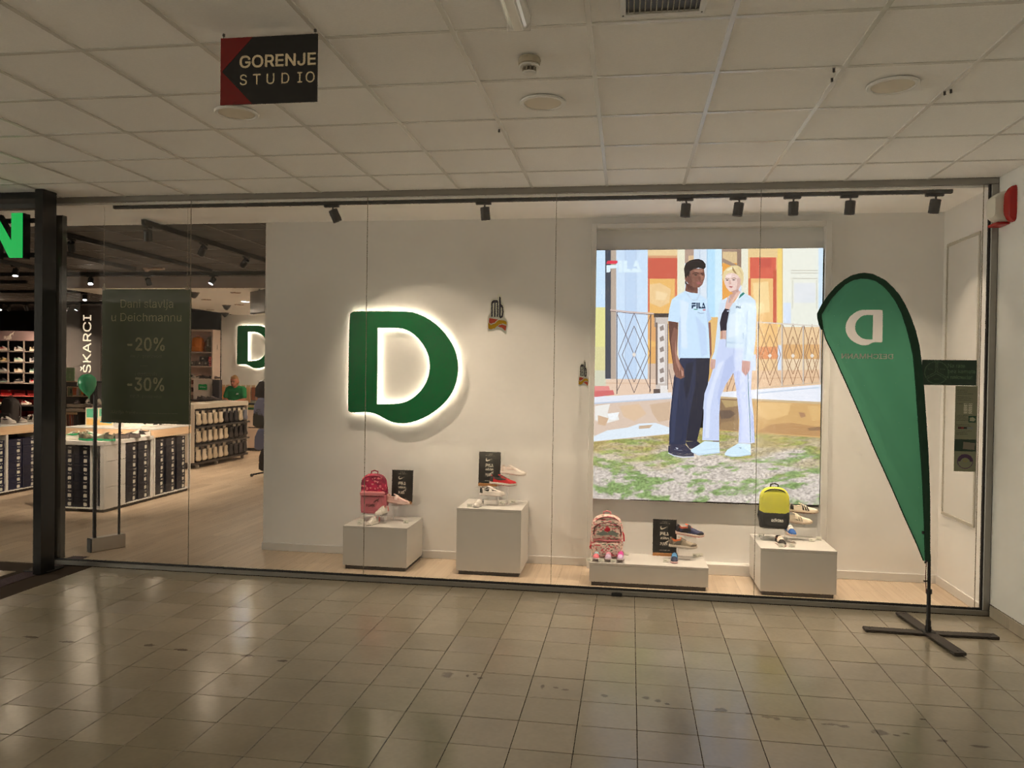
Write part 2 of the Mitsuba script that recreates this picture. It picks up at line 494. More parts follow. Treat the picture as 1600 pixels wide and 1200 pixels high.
t = thing('smoke_detector', 'small white smoke detector on the ceiling between the lamp and a round cover', 'smoke detector')
sx, sy = -.487, 3.69
obj('base', moved(lathe([(.0, -.034), (.045, -.034), (.052, -.03), (.054, -.01), (.05, 0)], 28), move(sx, sy, H)), MC(168, 160, 142), t, smooth=35)
obj('collar', moved(lathe([(.03, -.044), (.048, -.044), (.05, -.04), (.046, -.034), (.03, -.034)], 28), move(sx, sy, H)), 'white_matte', t, smooth=35)
for i in range(10):
    a = i * 2 * PI / 10
    obj('rib', box(-.003, .003, -.003, .003, -.068, -.04, .001), MC(150, 142, 126), t, T=move(sx + .03 * math.cos(a), sy + .03 * math.sin(a), H) @ rot([0, 0, 1], math.degrees(a)))
obj('sensor', moved(lathe([(0, -.066), (.022, -.066), (.024, -.04), (0, -.04)], 20), move(sx, sy, H)), MC(70, 62, 54), t)
obj('tip', moved(lathe([(0, -.076), (.026, -.076), (.033, -.071), (.033, -.066), (0, -.066)], 24), move(sx, sy, H)), 'white_matte', t, smooth=35)

t = thing('linear_lamp', 'unlit white linear lamp on the ceiling beside the smoke detector', 'ceiling lamp')
prof = [(-.048, 0), (-.048, -.03), (-.036, -.05), (-.024, -.053), (-.02, -.06), (.02, -.06), (.024, -.053), (.036, -.05), (.048, -.03), (.048, 0)]
lm = trimesh.creation.extrude_polygon(sg.Polygon(prof), 1.24, engine='earcut')
lm.apply_transform([[1, 0, 0, 0], [0, 0, -1, 0], [0, 1, 0, 0], [0, 0, 0, 1]])
obj('housing', moved(lm, move(-.475, 3.245, H - .004)), M('lamp_metal', [.74, .74, .73], .18, metallic=.55), t, smooth=25)
obj('end_cap', box(-.475 - .05, -.475 + .05, 3.246, 3.252, H - .066, H, .002), 'white_lacquer', t)
obj('diffuser', box(-.475 - .019, -.475 + .019, 2.03, 3.24, H - .069, H - .0635, .002), MC(235, 234, 228, rough=.2), t)

t = thing('air_vent', 'dark ceiling air vent with white slats and a white frame', 'air vent')
vx0, vx1, vy0, vy1 = -.055, .288, 2.95, 3.295
obj('frame', cat(box(vx0, vx1, vy1 - .024, vy1, H - .012, H + .004, .002), box(vx0, vx1, vy0, vy0 + .024, H - .012, H + .004, .002), box(vx0, vx0 + .024, vy0, vy1, H - .012, H + .004, .002), box(vx1 - .024, vx1, vy0, vy1, H - .012, H + .004, .002)), 'white_lacquer', t)
obj('duct', box(vx0 + .02, vx1 - .02, vy0 + .02, vy1 - .02, H - .0005, H + .003), 'black', t)
for i in range(13):
    x = vx0 + .036 + i * .0225
    obj('slat', box(-.0012, .0012, vy0 + .024, vy1 - .03, -.009, .0, 0), MC(170, 165, 152), t, T=move(x, 0, H - .001) @ rot([0, 1, 0], 18))
for x in (vx0 + .012, vx1 - .012):
    obj('screw', tube([x, vy1 - .02, H - .014], [x, vy1 - .02, H - .011], .004, 8), 'dark_grey', t)

# small hooks left in the grid
for i, (x, y) in enumerate(((-.807, 4.739), (.965, 3.978), (.988, 4.104), (1.61, 4.358), (1.63, 4.33))):
    solo('ceiling_hook', cat(tube([x, y, H], [x, y, H - .012], .006, 8), lathe([(.003, -.02), (.008, -.016), (.003, -.012)], 8, (x, y, H))), 'dark_grey',
         ['small dark hook left in the ceiling grid above the middle of the window', 'dark hook in the ceiling, higher of two left of the right round cover', 'dark hook in the ceiling, lower of two left of the right round cover', 'dark screw in the ceiling grid right of the right round cover, left one', 'dark screw in the ceiling grid right of the right round cover, right one'][i], 'hook')

# hanging direction sign
t = thing('hanging_sign', 'black and red hanging sign with white GORENJE STUDIO lettering', 'sign')
gx0, gx1, gy = -1.826, -1.371, 3.27
gz0, gz1 = 2.955, 3.252
gw = gx1 - gx0
obj('board', box(gx0, gx1, gy, gy + .006, gz0, gz1), 'black', t)
for zc, nm in ((gz1, 1), (gz0, -1)):
    obj('red_corner', slab(P((gx0, zc), (gx0 + gw * .335, zc), (gx0 + gw * .015, (gz0 + gz1) / 2 + .0)) if nm < 0 else P((gx0, zc), (gx0 + gw * .015, (gz0 + gz1) / 2), (gx0 + gw * .335, zc)), gy - .0012, gy + .001), MC(112, 18, 18, rough=.5), t)
obj('red_point', slab(P((gx0, gz0), (gx0 + gw * .016, (gz0 + gz1) / 2), (gx0, gz1)), gy - .0012, gy + .001), MC(112, 18, 18, rough=.5), t)
obj('lettering', text('GORENJE', .051, gx0 + gw * .2, gz0 + .162, gy - .0025, bold=True, w=gw * .785), MC(214, 200, 172, rough=.6), t)
x = gx0 + gw * .205
for ch, fx in zip('STUDIO', (.205, .343, .483, .637, .8, .885)):
    obj('letter', text(ch, .046, gx0 + gw * fx, gz0 + .085, gy - .0025), MC(214, 200, 172, rough=.6), t)
for x in (gx0 + .012, gx1 - .012):
    obj('wire', tube([x, gy + .003, gz1], [x, gy + .003, H], .0012, 6), 'dark_grey', t)
    obj('hook', moved(lathe([(0, -.012), (.006, -.01), (.006, 0)], 10), move(x, gy + .003, H)), 'dark_grey', t)

# alarm siren on the right wall
t = thing('alarm_siren', 'white and red alarm siren high on the right mall wall', 'alarm siren')
a = np.linspace(0, PI, 13)
sil = [(6.0, 2.915), (6.26, 2.935)] + [(6.26 - .0 + .0, 3.15)]
lens = [(.0, -.115), (.052, -.105), (.078, -.06), (.086, 0), (.08, .06), (.058, .105), (.0, .12)]


def bulge(y0, y1, z0, z1, x_wall, dep, nz=10):
    rings = []
    for k in np.linspace(0, 1, 7):
        f = 1 - .38 * k ** 2.4
        yc, zc, hy, hz = (y0 + y1) / 2, (z0 + z1) / 2, (y1 - y0) / 2, (z1 - z0) / 2
        an = np.linspace(0, 2 * PI, 28, endpoint=False)
        cy = np.sign(np.cos(an)) * np.abs(np.cos(an)) ** .45
        cz = np.sign(np.sin(an)) * np.abs(np.sin(an)) ** .45
        rings.append(np.stack([np.full(28, x_wall - dep * k), yc + hy * cy * (1 - .12 * k ** 3), zc + hz * cz * f], 1))
    return loft(rings)


obj('red_body', bulge(5.995, 6.09, 2.905, 3.165, XR + .0, .05), MC(150, 16, 14, rough=.35), t, smooth=40)
obj('white_cover', bulge(6.085, 6.25, 2.915, 3.15, XR + .0, .1), MC(205, 203, 192, rough=.4), t, smooth=40)
obj('red_foot', box(XR - .09, XR, 6.09, 6.24, 2.898, 2.918, .006), MC(150, 16, 14, rough=.35), t)

# ------------------------------------------------------------------ shop front
struct('trim_1', box(XL, XR - .002, FY, FY + .05, 3.232, H + .01, .004), 'frame_steel', label='grey metal rail along the top of the shop window')
struct('trim_2', box(XL, XR - .002, FY, FY + .05, .001, .042, .004), 'frame_steel', label='grey metal rail along the foot of the shop window')
obj('black_gasket', box(XL + .03, XR - .05, FY + .012, FY + .03, .04, .056), 'black', 'trim_2')
obj('floor_stop', box(-.1, -.018, FY - .02, FY + .002, 0, .026, .003), 'black', 'trim_2')
struct('trim_3', box(XR - .052, XR - .002, FY, FY + .05, .042, 3.232, .004), 'frame_steel', label='grey metal post at the right end of the shop window')
obj('black_gasket', box(XR - .066, XR - .052, FY + .012, FY + .03, .042, 3.232), 'black', 'trim_3')
struct('trim_4', box(XL, XL + .036, FY - .06, FY + .05, .0, H, .004), 'frame_steel', label='grey metal post at the left end of the shop window')
obj('black_gasket', box(XL + .036, XL + .05, FY + .012, FY + .03, .042, 3.232), 'black', 'trim_4')
obj('inner_jamb', box(XL + .05, XL + .115, FY + .04, FY + .10, .042, 3.13, .003), 'frame_olive', 'trim_4')
GY = FY + .022
edges = [XL + .045, -3.775, -2.18, -.592, 1.005, 2.612, XR - .06]
for i in range(6):
    x0, x1 = edges[i] + .0012, edges[i + 1] - .0012
    v = np.array([[x0, GY, .045], [x1, GY, .045], [x1, GY, 3.235], [x0, GY, 3.235]])
    struct(f'window_{i + 1}', trimesh.Trimesh(v, [[0, 1, 2], [0, 2, 3]], process=False), 'm_glass', label=['clear glass pane in front of the shop interior', 'clear glass pane left of the lit letter', 'clear glass pane with the lit letter behind it', 'clear glass pane left part of the picture', 'clear glass pane right part of the picture', 'narrow clear glass pane at the right post'][i])
    if i:
        obj('glass_joint', box(edges[i] - .0016, edges[i] + .0016, GY - .004, GY + .004, .045, 3.235), MC(120, 112, 98, rough=.3), f'window_{i + 1}')

# black entrance portal with the illuminated letter
struct('door_1', box(-4.985, -4.91, 5.93, 6.09, 0, H), 'black_gloss', label='black portal post of the shop entrance, left of the window')
obj('threshold', box(-5.13, -4.9, 5.99, 6.2, 0, .012, .003), 'black', 'door_1')
obj('head_beam', box(-8.0, -4.985, 5.97, 6.05, 3.12, 3.165, .002), 'black', 'door_1')
obj('upper_beam', box(-8.0, -4.985, 5.99, 6.04, 3.168, 3.21, .002), MC(40, 32, 30, rough=.3), 'door_1')
obj('fascia', box(-8.0, -4.985, 6.03, 6.06, 3.205, H), 'black_gloss', 'door_1')
for z0, z1 in ((3.005, 3.043), (2.708, 2.748)):
    obj('letter_rail', box(-8.0, -4.985, 6.0, 6.03, z0, z1, .002), 'black', 'door_1')
t = thing('illuminated_letter', 'glowing green letter N hanging in the black entrance portal', 'sign letter')
xr, xw = -5.083, .106
nz0, nz1 = 2.69, 3.071
xl = -5.445
N = sg.Polygon([(xr - xw, nz1), (xr, nz1), (xr, nz0), (xr - .125, nz0), (xl + xw, nz0 + .235), (xl + xw, nz0), (xl, nz0), (xl, nz1), (xl + .105, nz1), (xr - xw, nz0 + .145)])
obj('shell', slab(N, 5.915, 5.998), 'black', t)
obj('glowing_face', slab(N.buffer(-.001), 5.908, 5.915), MC(0, 120, 50, rough=.4), t, emitter={'type': 'area', 'radiance': rgb(np.array([0.0, .62, .11]) * LETTER_L)})

# ------------------------------------------------------------------ beach flag in front of the window
t = thing('beach_flag', 'green teardrop beach flag on a black pole, mirrored white letter on it', 'flag')
FLY = 5.733
OUT = [(1.31, 2.219), (1.322, 2.247), (1.347, 2.3), (1.385, 2.354), (1.428, 2.408), (1.479, 2.452), (1.529, 2.485), (1.574, 2.5), (1.618, 2.505), (1.669, 2.498), (1.713, 2.477), (1.758, 2.451), (1.803, 2.407), (1.848, 2.354), (1.887, 2.287), (1.926, 2.201), (1.959, 2.109), (1.986, 2.003), (2.0, 1.91), (2.013, 1.8), (2.026, 1.68), (2.056, 1.296), (2.066, 1.119), (2.075, 0.942), (2.081, 0.72), (2.086, 0.507)]
INN = [(1.337, 2.213), (1.367, 2.267), (1.398, 2.321), (1.442, 2.374), (1.492, 2.425), (1.543, 2.455), (1.6, 2.468), (1.65, 2.464), (1.695, 2.451), (1.746, 2.414), (1.785, 2.371), (1.83, 2.307), (1.869, 2.228), (1.902, 2.128), (1.929, 2.029), (1.95, 1.936), (1.961, 1.836), (1.974, 1.7), (2.006, 1.294), (2.028, 1.029), (2.044, 0.763), (2.057, 0.515)]
LEFT = [(1.351, 2.112), (1.371, 2.045), (1.425, 1.937), (1.478, 1.817), (1.518, 1.73), (1.6, 1.545), (1.705, 1.296), (1.727, 1.247), (1.829, 1.022), (1.917, 0.817), (2.004, 0.623), (2.047, 0.515)]
TIP = [(1.351, 2.112), (1.339, 2.108), (1.324, 2.145), (1.314, 2.186)]


def cloth(poly, y0, th, wave):
    m = slab(poly, y0 - th / 2, y0 + th / 2)
    v, f = trimesh.remesh.subdivide_to_size(m.vertices, m.faces, .06, max_iter=12)
    v = np.array(v)
    v[:, 1] += wave(v[:, 0], v[:, 2])
    return trimesh.Trimesh(v, f, process=True)


def sheet(poly, y0, wave):
    """a single thin layer of fabric"""
    ms = []
    for g in getattr(poly, 'geoms', [poly]):
        if g.area > 1e-5:
            v, f = trimesh.creation.triangulate_polygon(sg.polygon.orient(g), engine='earcut')
            v, f = trimesh.remesh.subdivide_to_size(np.c_[v[:, 0], np.full(len(v), y0), v[:, 1]], f, .05, max_iter=12)
            v = np.array(v)
            v[:, 1] += wave(v[:, 0], v[:, 2])
            ms.append(trimesh.Trimesh(v, f, process=False))
    m = cat(*ms)
    if m.face_normals[:, 1].mean() > 0:
        m.invert()
    return m


def flag_wave(x, z):
    e = np.interp(z, [.5, .64, 1.02, 1.3, 1.73, 1.94, 2.11, 2.3, 2.5], [2.05, 2.0, 1.83, 1.7, 1.518, 1.425, 1.35, 1.36, 1.5])
    d = np.maximum(x - e, 0)
    return .012 * np.sin(d * 34 + z * 1.5) * np.exp(-d * 7) * np.clip((z - .5) * 1.6, 0, 1) + .006 * np.sin(x * 9 + z * 5)


obj('hem', cat(*[path_tube([(x, FLY - .001 + float(flag_wave(np.array([x]), np.array([z]))[0]), z) for x, z in LEFT], .004, 6)]), 'deep_green', t)
obj('sleeve', cloth(sg.Polygon(OUT + INN[::-1] + TIP[:1] + TIP[1:]).buffer(.001), FLY - .006, .016, lambda x, z: .003 * np.sin(x * 9 + z * 5)), M('sleeve', srgb(12, 56, 38), .7), t, smooth=30)
DS = [(.003, .955), (.02, .99), (.05, 1), (.547, 1), (.627, .98), (.728, .935), (.821, .867), (.902, .778), (.963, .677), (.993, .576), (1, .485), (.985, .384), (.948, .282), (.88, .19), (.785, .108), (.682, .049), (.585, .013), (.502, 0), (.42, .009), (.35, .036), (.291, .07), (.231, .091), (.173, .098), (.09, .093), (.034, .088), (.008, .098), (0, .12)]
DI = [(.262, .852), (.438, .855), (.532, .838), (.614, .787), (.685, .708), (.733, .618), (.749, .516), (.735, .414), (.69, .323), (.622, .247), (.541, .195), (.447, .173), (.265, .169)]


def smooth_ring(p, n=3):
    p = np.array(p)
    for _ in range(n):
        p = np.vstack([np.stack([.75 * p + .25 * np.roll(p, -1, 0), .25 * p + .75 * np.roll(p, -1, 0)], 1).reshape(-1, 2)])
    return p


def letter_d(x0, z0, w, h, n=2, mirror=False):
    o, i = smooth_ring(DS, n), np.array(DI, float)
    for _ in range(2):
        i = np.vstack([i[:1], np.stack([.75 * i[:-1] + .25 * i[1:], .25 * i[:-1] + .75 * i[1:]], 1).reshape(-1, 2), i[-1:]])
    f = lambda q: [(x0 + (1 - a if mirror else a) * w, z0 + b * h) for a, b in q]
    return sg.Polygon(f(o), [f(i)])


fl_d = letter_d(1.502, 2.0, .248, .25, 1, True)
obj('banner', sheet(sg.Polygon(INN + LEFT[::-1]).buffer(.003).difference(fl_d), FLY, flag_wave), 'm_flag', t)
obj('white_letter', sheet(fl_d, FLY, flag_wave), 'm_flag_white', t)
for i, ch in enumerate('DEICHMANN'):
    pass
w = text('DEICHMANN', .034, 1.648, 1.908, FLY - .005, .0012, True, w=.346, center=True, mirror=True)
w.vertices[:, 1] += flag_wave(w.vertices[:, 0], w.vertices[:, 2])
obj('lettering', w, MC(205, 200, 192, rough=.7), t)
obj('pole', cat(tube((2.087, FLY, .03), (2.0855, FLY, .3), .013, 14), tube((2.0855, FLY, .3), (2.083, FLY, .56), .0105, 14)), 'black', t, smooth=40)
obj('pole_ring', cat(tube((2.086, FLY, .288), (2.086, FLY, .318), .02, 14), tube((2.087, FLY, .02), (2.087, FLY, .06), .02, 14)), 'black', t)
obj('cord', path_tube([(2.062, FLY - .012, .51), (2.058, FLY - .014, .42), (2.06, FLY - .014, .36), (2.064, FLY - .015, .3)], .0026, 6), MC(96, 44, 34), t)
obj('cord_clip', cat(tube((2.05, FLY - .013, .5), (2.066, FLY - .013, .52), .007, 8), box(2.045, 2.08, FLY - .018, FLY - .008, .372, .38), box(2.03, 2.046, FLY - .012, FLY, .7, .72, .003)), 'black', t)
for i, (dx, dy) in enumerate(((-.415, .015), (.447, .019), (-.035, .43), (.045, -.413))):
    L = math.hypot(dx, dy)
    a = math.degrees(math.atan2(dy, dx))
    leg = cat(box(0, L, -.04, .04, .009, .02, .002), box(L - .06, L + .002, -.04, .04, .001, .02, .002))
    obj('foot', leg, M('foot', [.042, .034, .03], .5), t, T=move(2.087, FLY, .006 if i > 1 else .0) @ rot([0, 0, 1], a))
    obj('foot__screw'.split('__')[1], tube((L - .035, 0, .02), (L - .035, 0, .024), .007, 8), 'dark_grey', t, T=move(2.087, FLY, .006 if i > 1 else 0.0) @ rot([0, 0, 1], a))
obj('hub', cat(box(2.047, 2.127, FLY - .04, FLY + .04, .012, .03, .004), tube((2.087, FLY, .02), (2.087, FLY, .1), .017, 14)), 'black', t)

# ================================================================== the shop window
CZ = 3.215
struct('floor_shop', box(-16.3, XR, FY + .05, 18.2, -.05, 0), 'wood_floor', label='pale wood plank floor inside the shop and its window')
struct('wall_back', box(XS, XR, YB, YB + .14, 0, CZ + .1), 'wall_white', label='white back wall of the shop window')
struct('wall_side', box(XR - .03, XR + .14, FY + .05, YB, 0, CZ + .1), 'wall_white', label='white side wall at the right end of the shop window')
struct('ceiling_window', box(-16.3, XR, FY + .045, YB + .02, CZ, CZ + .1), 'window_ceiling', label='white ceiling strip over the shop window')
struct('baseboard_back', cat(box(XS, -.345, YB - .016, YB, 0, .075, .003), box(1.742, XR - .03, YB - .016, YB, 0, .075, .003), box(XS - .014, XS, YB, YB + .14, 0, .075, .003)), 'white_lacquer', label='low white skirting along the back wall of the window')
struct('baseboard_side', box(XR - .046, XR - .03, FY + .052, YB, 0, .075, .003), 'white_lacquer', label='low white skirting along the side wall of the window')
struct('trim_5', cat(box(-.345, -.298, 7.1, YB, .0, 3.14, .004), box(1.684, 1.74, 7.1, YB, 0, 3.14, .004), box(-.298, 1.684, 7.1, YB, 3.095, 3.14, .004)), 'white_lacquer', label='white casing around the niche of the lit picture')
struct('trim_6', box(-.298, 1.684, 7.1, YB, 0, .095, .004), 'white_lacquer', label='white sill at the foot of the niche')
# door panel in the side wall
pl = struct('door_2', box(XR - .037, XR - .03, 6.48, 7.09, .635, 2.905), 'white_lacquer', label='white access panel with a thin metal frame in the side wall')
for nm, bb in (('frame_rail', (6.475, 7.1, 2.895, 2.92)), ('frame_rail', (6.475, 7.1, .622, .647)), ('frame_stile', (6.475, 6.492, .647, 2.895)), ('frame_stile', (7.083, 7.1, .647, 2.895))):
    obj(nm, box(XR - .046, XR - .034, bb[0], bb[1], bb[2], bb[3], .002), MC(176, 172, 160, rough=.35), pl)

# lit picture
t = thing('lit_picture', 'large glowing advertising picture of a man and a woman in white sportswear', 'advertising screen')
PX0, PZ0, PY = -.306, .637, 7.13
obj('case', cat(box(PX0 + .006, PX0 + 1.982, PY + .012, PY + .066, PZ0 - .004, PZ0 + 2.27, .003)), 'black', t)
# the print, drawn in units of about 1.3 mm, x to the right and y down, then laid on the panel
SHEET = []


def ink(c, *pts):
    SHEET.append((c, pts))


def area(c, x0, y0, x1, y1):
    ink(c, (x0, y0), (x1, y0), (x1, y1), (x0, y1))


def stroke(c, w, *pts):
    SHEET.append((c, ('L', w) + pts))


# backdrop
area((214,228,248),30,195,1545,1260)
area((205,232,255),30,195,108,590); area((230,226,152),30,590,108,850); area((222,216,160),30,850,112,1010); area((214,214,190),30,1005,112,1110)
area((66,72,84),108,195,145,1060); area((186,170,155),145,195,180,1065)
area((207,229,252),180,195,240,1062); area((196,219,246),240,195,312,1062); area((208,230,252),312,195,388,1062)
area((186,205,232),238,195,243,1062); area((186,205,232),310,195,314,1062)
area((240,190,112),388,195,582,1080); area((236,208,158),388,195,582,264); area((216,160,120),388,250,582,266); area((208,98,78),388,266,582,402)
ink((240,205,150),(400,440),(470,430),(540,470),(530,560),(470,590),(400,560)); ink((246,218,170),(440,480),(520,500),(500,545),(440,540))
area((214,120,84),388,402,400,620); area((218,125,90),566,402,580,620); ink((226,170,110),(388,640),(470,650),(470,830),(388,800)); ink((232,176,104),(400,850),(580,840),(580,950),(400,960)); area((214,190,170),388,960,582,1080)
area((236,233,208),582,195,632,1080); area((182,156,140),632,195,690,300); area((222,190,150),655,250,690,330)
area((214,226,240),690,195,730,1080); area((190,206,226),728,195,733,1080); area((222,234,246),733,195,775,1080); area((180,214,238),775,195,783,1080); area((190,230,255),783,195,830,660); area((214,242,255),830,195,875,660); area((232,190,120),783,655,875,900); area((226,180,110),783,900,875,1080)
area((164,140,122),875,195,1005,320); area((222,196,150),880,225,975,300); area((236,168,80),878,300,985,560); ink((164,140,122),(878,265),(975,312),(975,335),(878,292)); area((150,126,110),975,195,1003,330)
area((238,236,216),1003,195,1048,560)
area((242,196,130),1048,195,1242,900); area((236,206,150),1048,195,1242,262); area((220,104,84),1060,262,1232,400); area((204,92,78),1120,270,1200,330); area((214,120,84),1050,400,1066,700); area((206,100,74),1212,340,1234,700); ink((250,220,160),(1080,430),(1180,420),(1190,620),(1090,640))
area((228,150,100),1100,850,1242,930); area((236,200,150),1100,930,1242,1010)
area((246,216,124),1242,195,1276,720); area((222,190,130),1270,195,1280,1000)
area((240,242,230),1276,195,1510,900); area((214,236,252),1510,195,1545,900)
for y in (345,362,398): area((206,204,190),1330,y,1505,y+6)
area((222,222,206),1335,410,1345,600); area((222,222,206),1495,410,1503,600); area((232,236,240),1350,430,1490,560); area((222,234,250),1280,560,1330,700)
area((238,205,160),1242,720,1545,840); area((226,178,120),1276,835,1545,930); area((238,214,180),1276,930,1545,1030)
# floor behind the rail
ink((234,206,182),(112,1062),(590,1062),(590,1170),(112,1180)); ink((222,188,160),(112,1085),(590,1090),(590,1096),(112,1092)); ink((232,196,160),(870,1010),(1545,1000),(1545,1125),(870,1185)); ink((214,176,140),(900,1060),(1545,1046),(1545,1054),(900,1068))
ink((232,146,140),(34,1108),(132,1108),(140,1135),(34,1140)); ink((214,112,112),(34,1140),(160,1135),(168,1165),(34,1182))
# rails left and right
def rail(cols,x0,x1,yt,yb,w=4):
    cx,cy=(x0+x1)/2,(yt+yb)/2+10
    stroke(cols,w,(cx,yt),(x1-4,cy-10),(cx,yb-5),(x0+6,cy-10),(cx,yt))
    hw=(x1-x0)*.36
    stroke(cols,w,(cx,yt+85),(cx+hw,cy),(cx,yb-75),(cx-hw,cy),(cx,yt+85))
    stroke(cols,w,(x0,yt+10),(cx,cy),(x1,yb-20)); stroke(cols,w,(x1,yt+10),(cx,cy),(x0,yb-20))
    ink((236,226,214),(cx-14,cy-2),(cx,cy-17),(cx+14,cy-2),(cx,cy+14))
k=(104,90,92)
rail(k,188,408,628,1158)
stroke((92,78,78),6,(185,622),(185,1160)); stroke((92,78,78),6,(408,634),(402,1150)); stroke((214,190,180),9,(140,607),(260,620),(430,632)); stroke((120,100,96),4,(140,615),(260,628),(430,640))
k2=(150,112,86)
rail(k2,1116,1266,690,1112); rail(k2,1278,1408,698,1105); rail(k2,1416,1522,704,1098)
for x,y0,y1 in ((1111,688,1128),(1270,700,1112),(1410,704,1100),(1522,712,1090)): stroke((214,202,190),8,(x,y0),(x,y1)); stroke((126,104,92),3,(x+5,y0),(x+5,y1))
stroke((222,212,200),8,(1105,688),(1270,698),(1540,716)); stroke((206,186,160),5,(1120,1122),(1525,1084))
stroke(k2,4,(905,1150),(960,1000)); stroke(k2,4,(940,1150),(985,1010)); stroke((150,110,90),4,(910,880),(910,1150))
# baluster post
area((206,196,188),440,652,520,1158); area((150,138,130),432,640,440,720); area((70,60,56),428,630,530,656); area((232,226,222),455,700,500,1090); 
for y in (720,790,860,930,1000,1060): ink((150,138,132),(465,y),(490,y-14),(496,y+18),(470,y+26))
area((120,104,98),440,690,452,1100); area((96,82,78),426,1128,470,1160); area((236,232,228),470,1105,520,1160)
stroke((110,92,88),4,(520,700),(520,1130)); stroke((110,92,88),4,(528,1000),(556,1150))
# ledges and plinth walls
ink((222,200,182),(30,1215),(545,1180),(545,1425),(30,1475)); ink((232,236,246),(30,1180),(545,1150),(545,1188),(30,1222)); ink((196,208,226),(30,1218),(545,1184),(545,1192),(30,1228))
ink((240,238,232),(40,1240),(140,1225),(120,1300),(190,1290),(200,1330),(90,1360),(40,1330)); ink((226,196,164),(200,1240),(330,1225),(380,1290),(300,1340),(230,1310)); ink((214,182,150),(60,1300),(130,1320),(110,1370),(60,1360)); ink((212,184,156),(400,1230),(535,1210),(535,1330),(460,1345),(420,1290))
ink((228,240,250),(30,1440),(120,1400),(260,1380),(330,1355),(440,1350),(530,1380),(535,1422),(30,1472)); ink((206,180,152),(330,1370),(420,1362),(400,1385),(330,1390)); ink((246,250,252),(120,1290),(200,1280),(180,1330),(140,1330))
ink((212,170,110),(845,1175),(1530,1215),(1530,1450),(845,1400)); ink((236,240,250),(850,1150),(1110,1130),(1530,1098),(1530,1215),(1100,1195),(860,1178)); ink((205,180,140),(860,1176),(1100,1193),(1530,1213),(1530,1228),(1100,1206),(860,1190)); ink((200,214,232),(1110,1150),(1530,1112),(1530,1120),(1110,1160))
ink((146,118,88),(850,1190),(985,1195),(985,1405),(850,1395)); ink((112,92,78),(855,1270),(930,1265),(965,1290),(930,1320),(870,1325)); ink((186,160,112),(870,1200),(985,1205),(980,1240),(900,1250)); ink((164,134,96),(870,1350),(985,1330),(985,1400),(850,1395))
ink((230,190,128),(1110,1215),(1330,1222),(1310,1300),(1180,1330),(1110,1300)); ink((178,136,100),(1380,1280),(1420,1285),(1425,1310),(1395,1318)); ink((190,146,96),(1200,1360),(1330,1350),(1525,1380),(1525,1440),(1100,1412)); ink((222,182,120),(1440,1240),(1525,1240),(1525,1330),(1470,1340)); ink((150,116,84),(1440,1385),(1520,1375),(1525,1400),(1450,1402))
# man
skin=(136,92,78); dk=(98,62,54)
ink((205,232,255),(632,483),(668,494),(716,498),(740,512),(778,542),(792,620),(808,668),(786,686),(792,800),(797,926),(592,926),(586,840),(592,690),(520,680),(530,600),(546,538),(590,505))
ink((186,212,244),(780,560),(792,620),(806,668),(786,684),(788,770),(775,640)); ink((222,240,255),(600,540),(660,560),(640,700),(650,860),(610,860),(604,690)); ink((190,214,246),(592,690),(604,640),(606,800),(600,920),(592,924),(587,840)); ink((196,220,250),(700,640),(770,720),(780,900),(740,915),(720,760))
ink((24,30,52),(690,924),(796,924),(791,1030),(781,1110),(757,1200),(745,1330),(712,1470),(640,1470),(660,1250))
ink((34,44,74),(560,1050),(600,924),(706,924),(702,1100),(672,1250),(647,1400),(637,1492),(528,1496),(530,1350),(545,1200)); ink((22,30,54),(640,960),(690,950),(660,1150),(640,1200),(625,1100)); ink((44,56,90),(575,1060),(600,1050),(575,1300),(560,1480),(540,1480),(548,1250))
ink(skin,(524,680),(588,690),(584,800),(580,900),(602,960),(626,1000),(629,1050),(604,1062),(572,1048),(556,1000),(548,920),(530,800)); ink(dk,(524,682),(588,692),(586,740),(560,720),(540,800),(552,930),(560,1000),(548,930),(530,800)); ink((176,128,112),(570,800),(580,900),(596,960),(610,1000),(596,1010),(574,950),(566,880))
stroke(dk,3,(602,985),(606,1045)); stroke(dk,3,(588,990),(590,1040)); ink((190,140,124),(606,1000),(622,1010),(622,1040),(612,1044))
ink((142,98,84),(786,690),(801,690),(806,800),(808,900),(797,930),(792,800)); 
ink((116,76,66),(640,430),(700,458),(716,452),(716,498),(672,494),(634,482)); ink((96,60,54),(640,430),(700,456),(690,480),(650,470))
ink(skin,(655,350),(700,335),(757,335),(763,380),(760,402),(747,440),(726,459),(698,460),(668,446),(645,425),(640,380)); ink((116,76,66),(640,380),(668,360),(680,400),(676,446),(660,440),(645,425)); ink((162,114,96),(722,380),(752,372),(756,400),(740,415),(724,405)); ink((168,122,104),(690,345),(748,340),(750,358),(700,362)); ink((124,82,70),(722,384),(733,386),(740,412),(722,412))
stroke((44,30,28),5,(682,370),(705,361),(722,368)); stroke((44,30,28),5,(737,369),(758,366)); ink((40,30,30),(690,376),(704,372),(716,378),(702,382)); ink((40,30,30),(740,376),(756,373),(756,379),(744,381))
ink((172,104,104),(704,428),(722,422),(742,427),(738,436),(718,440)); stroke((110,60,60),2.5,(704,430),(742,429)); ink((128,84,74),(630,395),(642,388),(646,420),(636,425))
ink((32,26,28),(626,335),(638,300),(665,282),(690,275),(722,272),(750,282),(768,305),(769,326),(757,338),(720,330),(690,340),(668,350),(658,375),(662,392),(648,380),(642,398),(632,392)); ink((32,26,28),(632,420),(642,424),(646,440),(634,438)); stroke((90,80,76),4,(640,345),(662,352),(668,372)); stroke((60,52,52),6,(650,300),(690,285),(730,285))
stroke((176,186,200),3,(640,490),(668,530),(690,545),(712,540),(728,506))
